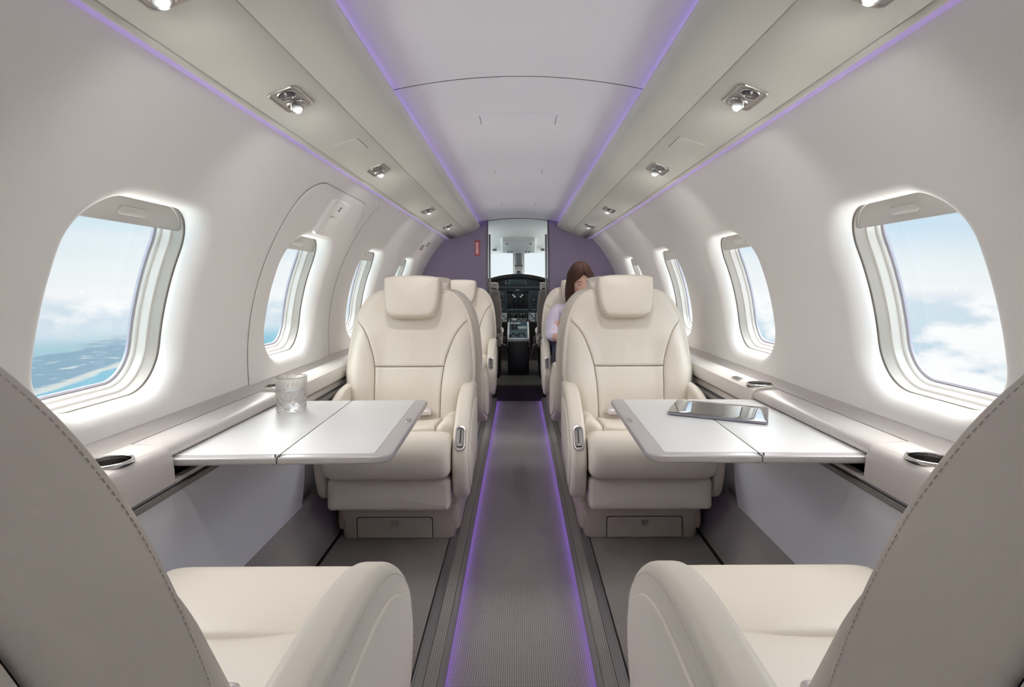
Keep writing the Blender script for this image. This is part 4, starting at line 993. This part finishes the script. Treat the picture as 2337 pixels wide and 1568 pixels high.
    for i in range(26):
        w = i / 25; row = []; hr = 1 - .29 * sstep(w, .24, .42)
        for j in range(41):
            a = PI * hr * (-1 + 2 * j / 40)        # around the head from one temple round the back to the other
            if w < .42:
                ph = PI / 2 * (w / .42); r_ = sin(ph); z = .128 * cos(ph) + .01
                x, y = .086 * r_ * sin(a), .104 * r_ * cos(a) + .006
            else:
                k = (w - .42) / .58; fl = 1 + .18 * sin(PI * k) - .12 * k
                x, y = .086 * fl * sin(a), .104 * fl * cos(a) * (1 - .15 * k) + .006; z = .01 - .215 * k * (1 if x < 0 else .82)
            x += .004 * noise.noise(V(j * .5, w * 3, 0)); y += .004 * noise.noise(V(j * .5, w * 3, 7))
            row.append(T @ V(x, y, z))
        rows.append(row)
    hm.grid(rows); ho = hm.build('hair', M['hair'], body, sharp=80)
    sd = ho.modifiers.new('t', 'SOLIDIFY'); sd.thickness = .014; sd.offset = 0
    # blouse with three quarter sleeves
    bp = [(V(0, .02, .045), (.145, .115)), (V(0, .06, .16), (.135, .10)), (V(.008, .085, .28), (.138, .103)), (V(.018, .085, .362), (.085, .070)),
          (V(-.118, .075, .338), .056), (V(-.160, .03, .24), .047), (V(-.172, -.028, .150), .042), (V(-.135, -.090, .155), .038),
          (V(.150, .075, .338), .060), (V(.193, .03, .24), .053), (V(.19, -.028, .148), .049), (V(.14, -.095, .150), .044)]
    skin_obj('blouse', bp, [(0, 1), (1, 2), (2, 3), (2, 4), (4, 5), (5, 6), (6, 7), (2, 8), (8, 9), (9, 10), (10, 11)], M['blouse'], t)
    bl = COL.objects['blouse']
    for v in bl.data.vertices: v.co += Vector((noise.noise(v.co * 14), noise.noise(v.co * 14 + Vector((9, 0, 0))), 0)) * .007 + Vector((1, 0, 0)) * .004 * noise.noise(v.co * 32)
    jp = [(V(0, .02, .03), (.150, .115)), (V(-.085, -.03, .03), .098), (V(-.095, -.22, .04), .086), (V(-.095, -.405, .01), .070), (V(-.095, -.41, -.18), .060), (V(-.095, -.395, -.33), .050),
          (V(.085, -.03, .03), .098), (V(.09, -.22, .04), .086), (V(.09, -.405, .01), .070), (V(.09, -.41, -.18), .060), (V(.09, -.395, -.33), .050)]
    skin_obj('jeans', jp, [(0, 1), (1, 2), (2, 3), (3, 4), (4, 5), (0, 6), (6, 7), (7, 8), (8, 9), (9, 10)], M['jeans'], t)
woman()

# ------------------------------------------------------------------ sky, clouds, sea
def world():
    w = bpy.data.worlds.new('sky'); S.world = w; w.use_nodes = True; nt = w.node_tree; N = nt.nodes; L = nt.links; N.clear()
    out = N.new('ShaderNodeOutputWorld'); bg = N.new('ShaderNodeBackground'); L.new(bg.outputs[0], out.inputs[0])
    tc = N.new('ShaderNodeTexCoord'); sp = N.new('ShaderNodeSeparateXYZ'); L.new(tc.outputs['Generated'], sp.inputs[0])
    x, y, z = sp.outputs
    mt = lambda op, a, b=None, c=None: math_node(nt, op, a, b, c)
    def ss(v, a, b):
        n = N.new('ShaderNodeMapRange'); n.interpolation_type = 'SMOOTHSTEP'; n.inputs['From Min'].default_value = a; n.inputs['From Max'].default_value = b; L.new(v, n.inputs['Value']); return n.outputs[0]
    def mix(f, a, b):
        n = N.new('ShaderNodeMix'); n.data_type = 'RGBA'
        for s_, q in (('Factor', f), ('A', a), ('B', b)):
            if isinstance(q, tuple): n.inputs[s_].default_value = (*q, 1)
            elif isinstance(q, (int, float)): n.inputs[s_].default_value = q
            else: L.new(q, n.inputs[s_])
        return n.outputs['Result']
    side = ss(x, -.35, .35)                         # 0 on the coast side, 1 on the cloud side
    zen = mix(side, lin(214, 236, 246), lin(196, 226, 247))
    sky = mix(ss(z, .0, .13), lin(246, 251, 252), zen)
    wis = N.new('ShaderNodeTexNoise'); wis.inputs['Scale'].default_value = 3.0; wis.inputs['Detail'].default_value = 2.5
    cv = N.new('ShaderNodeCombineXYZ'); L.new(x, cv.inputs[0]); L.new(y, cv.inputs[1]); L.new(mt('MULTIPLY', z, 5.), cv.inputs[2]); L.new(cv.outputs[0], wis.inputs['Vector'])
    sky = mix(mt('MULTIPLY', ss(wis.outputs['Fac'], .5, .75), .55), sky, (.97, .985, .99))
    # plane below the aircraft
    nz = mt('MAXIMUM', mt('MULTIPLY', z, -1.), .004)
    px, py = mt('DIVIDE', x, nz), mt('DIVIDE', y, nz)
    pv = N.new('ShaderNodeCombineXYZ'); L.new(px, pv.inputs[0]); L.new(py, pv.inputs[1])
    # billowy vertical relief for the clouds
    dv = N.new('ShaderNodeCombineXYZ'); L.new(mt('MULTIPLY', x, 1.), dv.inputs[0]); L.new(y, dv.inputs[1]); L.new(mt('MULTIPLY', z, 1.9), dv.inputs[2])
    c2 = N.new('ShaderNodeTexNoise'); c2.inputs['Scale'].default_value = 13.; c2.inputs['Detail'].default_value = 5.5; c2.inputs['Roughness'].default_value = .5; L.new(dv.outputs[0], c2.inputs['Vector'])
    c4 = N.new('ShaderNodeTexNoise'); c4.inputs['Scale'].default_value = 4.2; c4.inputs['Detail'].default_value = 2; L.new(dv.outputs[0], c4.inputs['Vector'])
    dens = mt('ADD', mt('MULTIPLY', c4.outputs['Fac'], .42), mt('MULTIPLY', c2.outputs['Fac'], .58))
    thr = mt('SUBTRACT', .475, mt('MULTIPLY', ss(z, -.10, -.01), .07))
    cover_r = ss(mt('SUBTRACT', dens, thr), -.008, .022)
    shade = ss(dens, .45, .56)
    cloud = mix(shade, lin(216, 231, 242), (1.04, 1.04, 1.04))
    seaR = mix(ss(z, -.26, -.03), lin(158, 203, 226), lin(214, 233, 243))
    right = mix(cover_r, seaR, cloud)
    # coast side: haze, pale sea, a land strip and a beach line
    d = mt('SUBTRACT', mt('MULTIPLY', px, -1.), mt('MULTIPLY_ADD', py, .31, 3.06))
    nl = N.new('ShaderNodeTexNoise'); nl.inputs['Scale'].default_value = .9; nl.inputs['Detail'].default_value = 4; L.new(pv.outputs[0], nl.inputs['Vector'])
    dn = mt('ADD', d, mt('MULTIPLY_ADD', nl.outputs['Fac'], 3.2, -1.6)); ds = mt('ADD', d, mt('MULTIPLY_ADD', nl.outputs['Fac'], .5, -.25))
    land = mt('MULTIPLY', ss(ds, -.05, .05), mt('SUBTRACT', 1., ss(dn, 1.5, 1.9)))
    beach = mt('MULTIPLY', ss(ds, -.16, -.06), mt('SUBTRACT', 1., ss(ds, .02, .12)))
    bay = ss(ds, .3, .9)
    seaL = mix(bay, lin(150, 206, 228), lin(176, 212, 226))
    n3 = N.new('ShaderNodeTexNoise'); n3.inputs['Scale'].default_value = 3.5; n3.inputs['Detail'].default_value = 3; L.new(pv.outputs[0], n3.inputs['Vector'])
    landc = mix(ss(n3.outputs['Fac'], .55, .70), lin(152, 184, 204), lin(222, 234, 238))
    left = mix(land, seaL, landc); left = mix(mt('MULTIPLY', beach, .8), left, lin(236, 238, 232))
    left = mix(ss(z, -.095, -.055), left, lin(226, 239, 245))
    cl = mt('MULTIPLY', ss(mt('SUBTRACT', dens, .40), -.02, .07), ss(z, -.085, -.055)); left = mix(cl, left, cloud)
    below = mix(side, left, right)
    below = mix(ss(z, -.035, -.004), below, lin(250, 252, 253))
    col = mix(ss(z, -.006, .004), below, sky)
    ahead = mt('MULTIPLY', ss(y, .93, .985), ss(z, -.1, .0)); col = mix(ahead, col, lin(238, 248, 253))
    fw = mt('MULTIPLY_ADD', ss(y, -.60, .15), .72, .28)          # added sky boost, weighted forward so window rims facing aft stay dimmer
    uf, df = mt('MULTIPLY', fw, ss(z, .17, .50)), mt('MULTIPLY', fw, ss(mt('MULTIPLY', z, -1.), .25, .60))
    col = mix(uf, col, (1, .98, .955)); col = mix(df, col, (1, .985, .965)); L.new(col, bg.inputs['Color'])
    L.new(mt('ADD', mt('ADD', mt('MULTIPLY', uf, K_UP), mt('MULTIPLY', df, K_DN)), SKY), bg.inputs['Strength'])
SKY, K_UP, K_DN = .76, 9.5, 9.5
world()

# ------------------------------------------------------------------ camera
cam = bpy.data.cameras.new('camera'); co = bpy.data.objects.new('camera', cam); COL.objects.link(co)
cam.sensor_width = 36; cam.lens = 1190 / 2337 * 36; cam.clip_start = .02
cam.shift_x = -15.5 / 2337; cam.shift_y = -134 / 2337
co.matrix_world = Matrix.Translation((0, 0, ZC)) @ Matrix.Rotation(PI / 2, 4, 'X') @ Matrix.Rotation(math.radians(-.22), 4, 'Z')
S.camera = co
S.view_settings.view_transform = 'Standard'; S.view_settings.look = 'None'; S.view_settings.gamma = 1; S.view_settings.exposure = .37
S.view_settings.use_curve_mapping = False
S.cycles.use_light_tree = False; S.cycles.use_denoising = True; S.cycles.denoiser = 'OPENIMAGEDENOISE'
S.cycles.max_bounces = 8; S.cycles.diffuse_bounces = 5; S.cycles.glossy_bounces = 4; S.cycles.transmission_bounces = 8; S.cycles.transparent_max_bounces = 16
S.cycles.sample_clamp_indirect = 6; S.cycles.use_adaptive_sampling = True; S.cycles.adaptive_threshold = .05
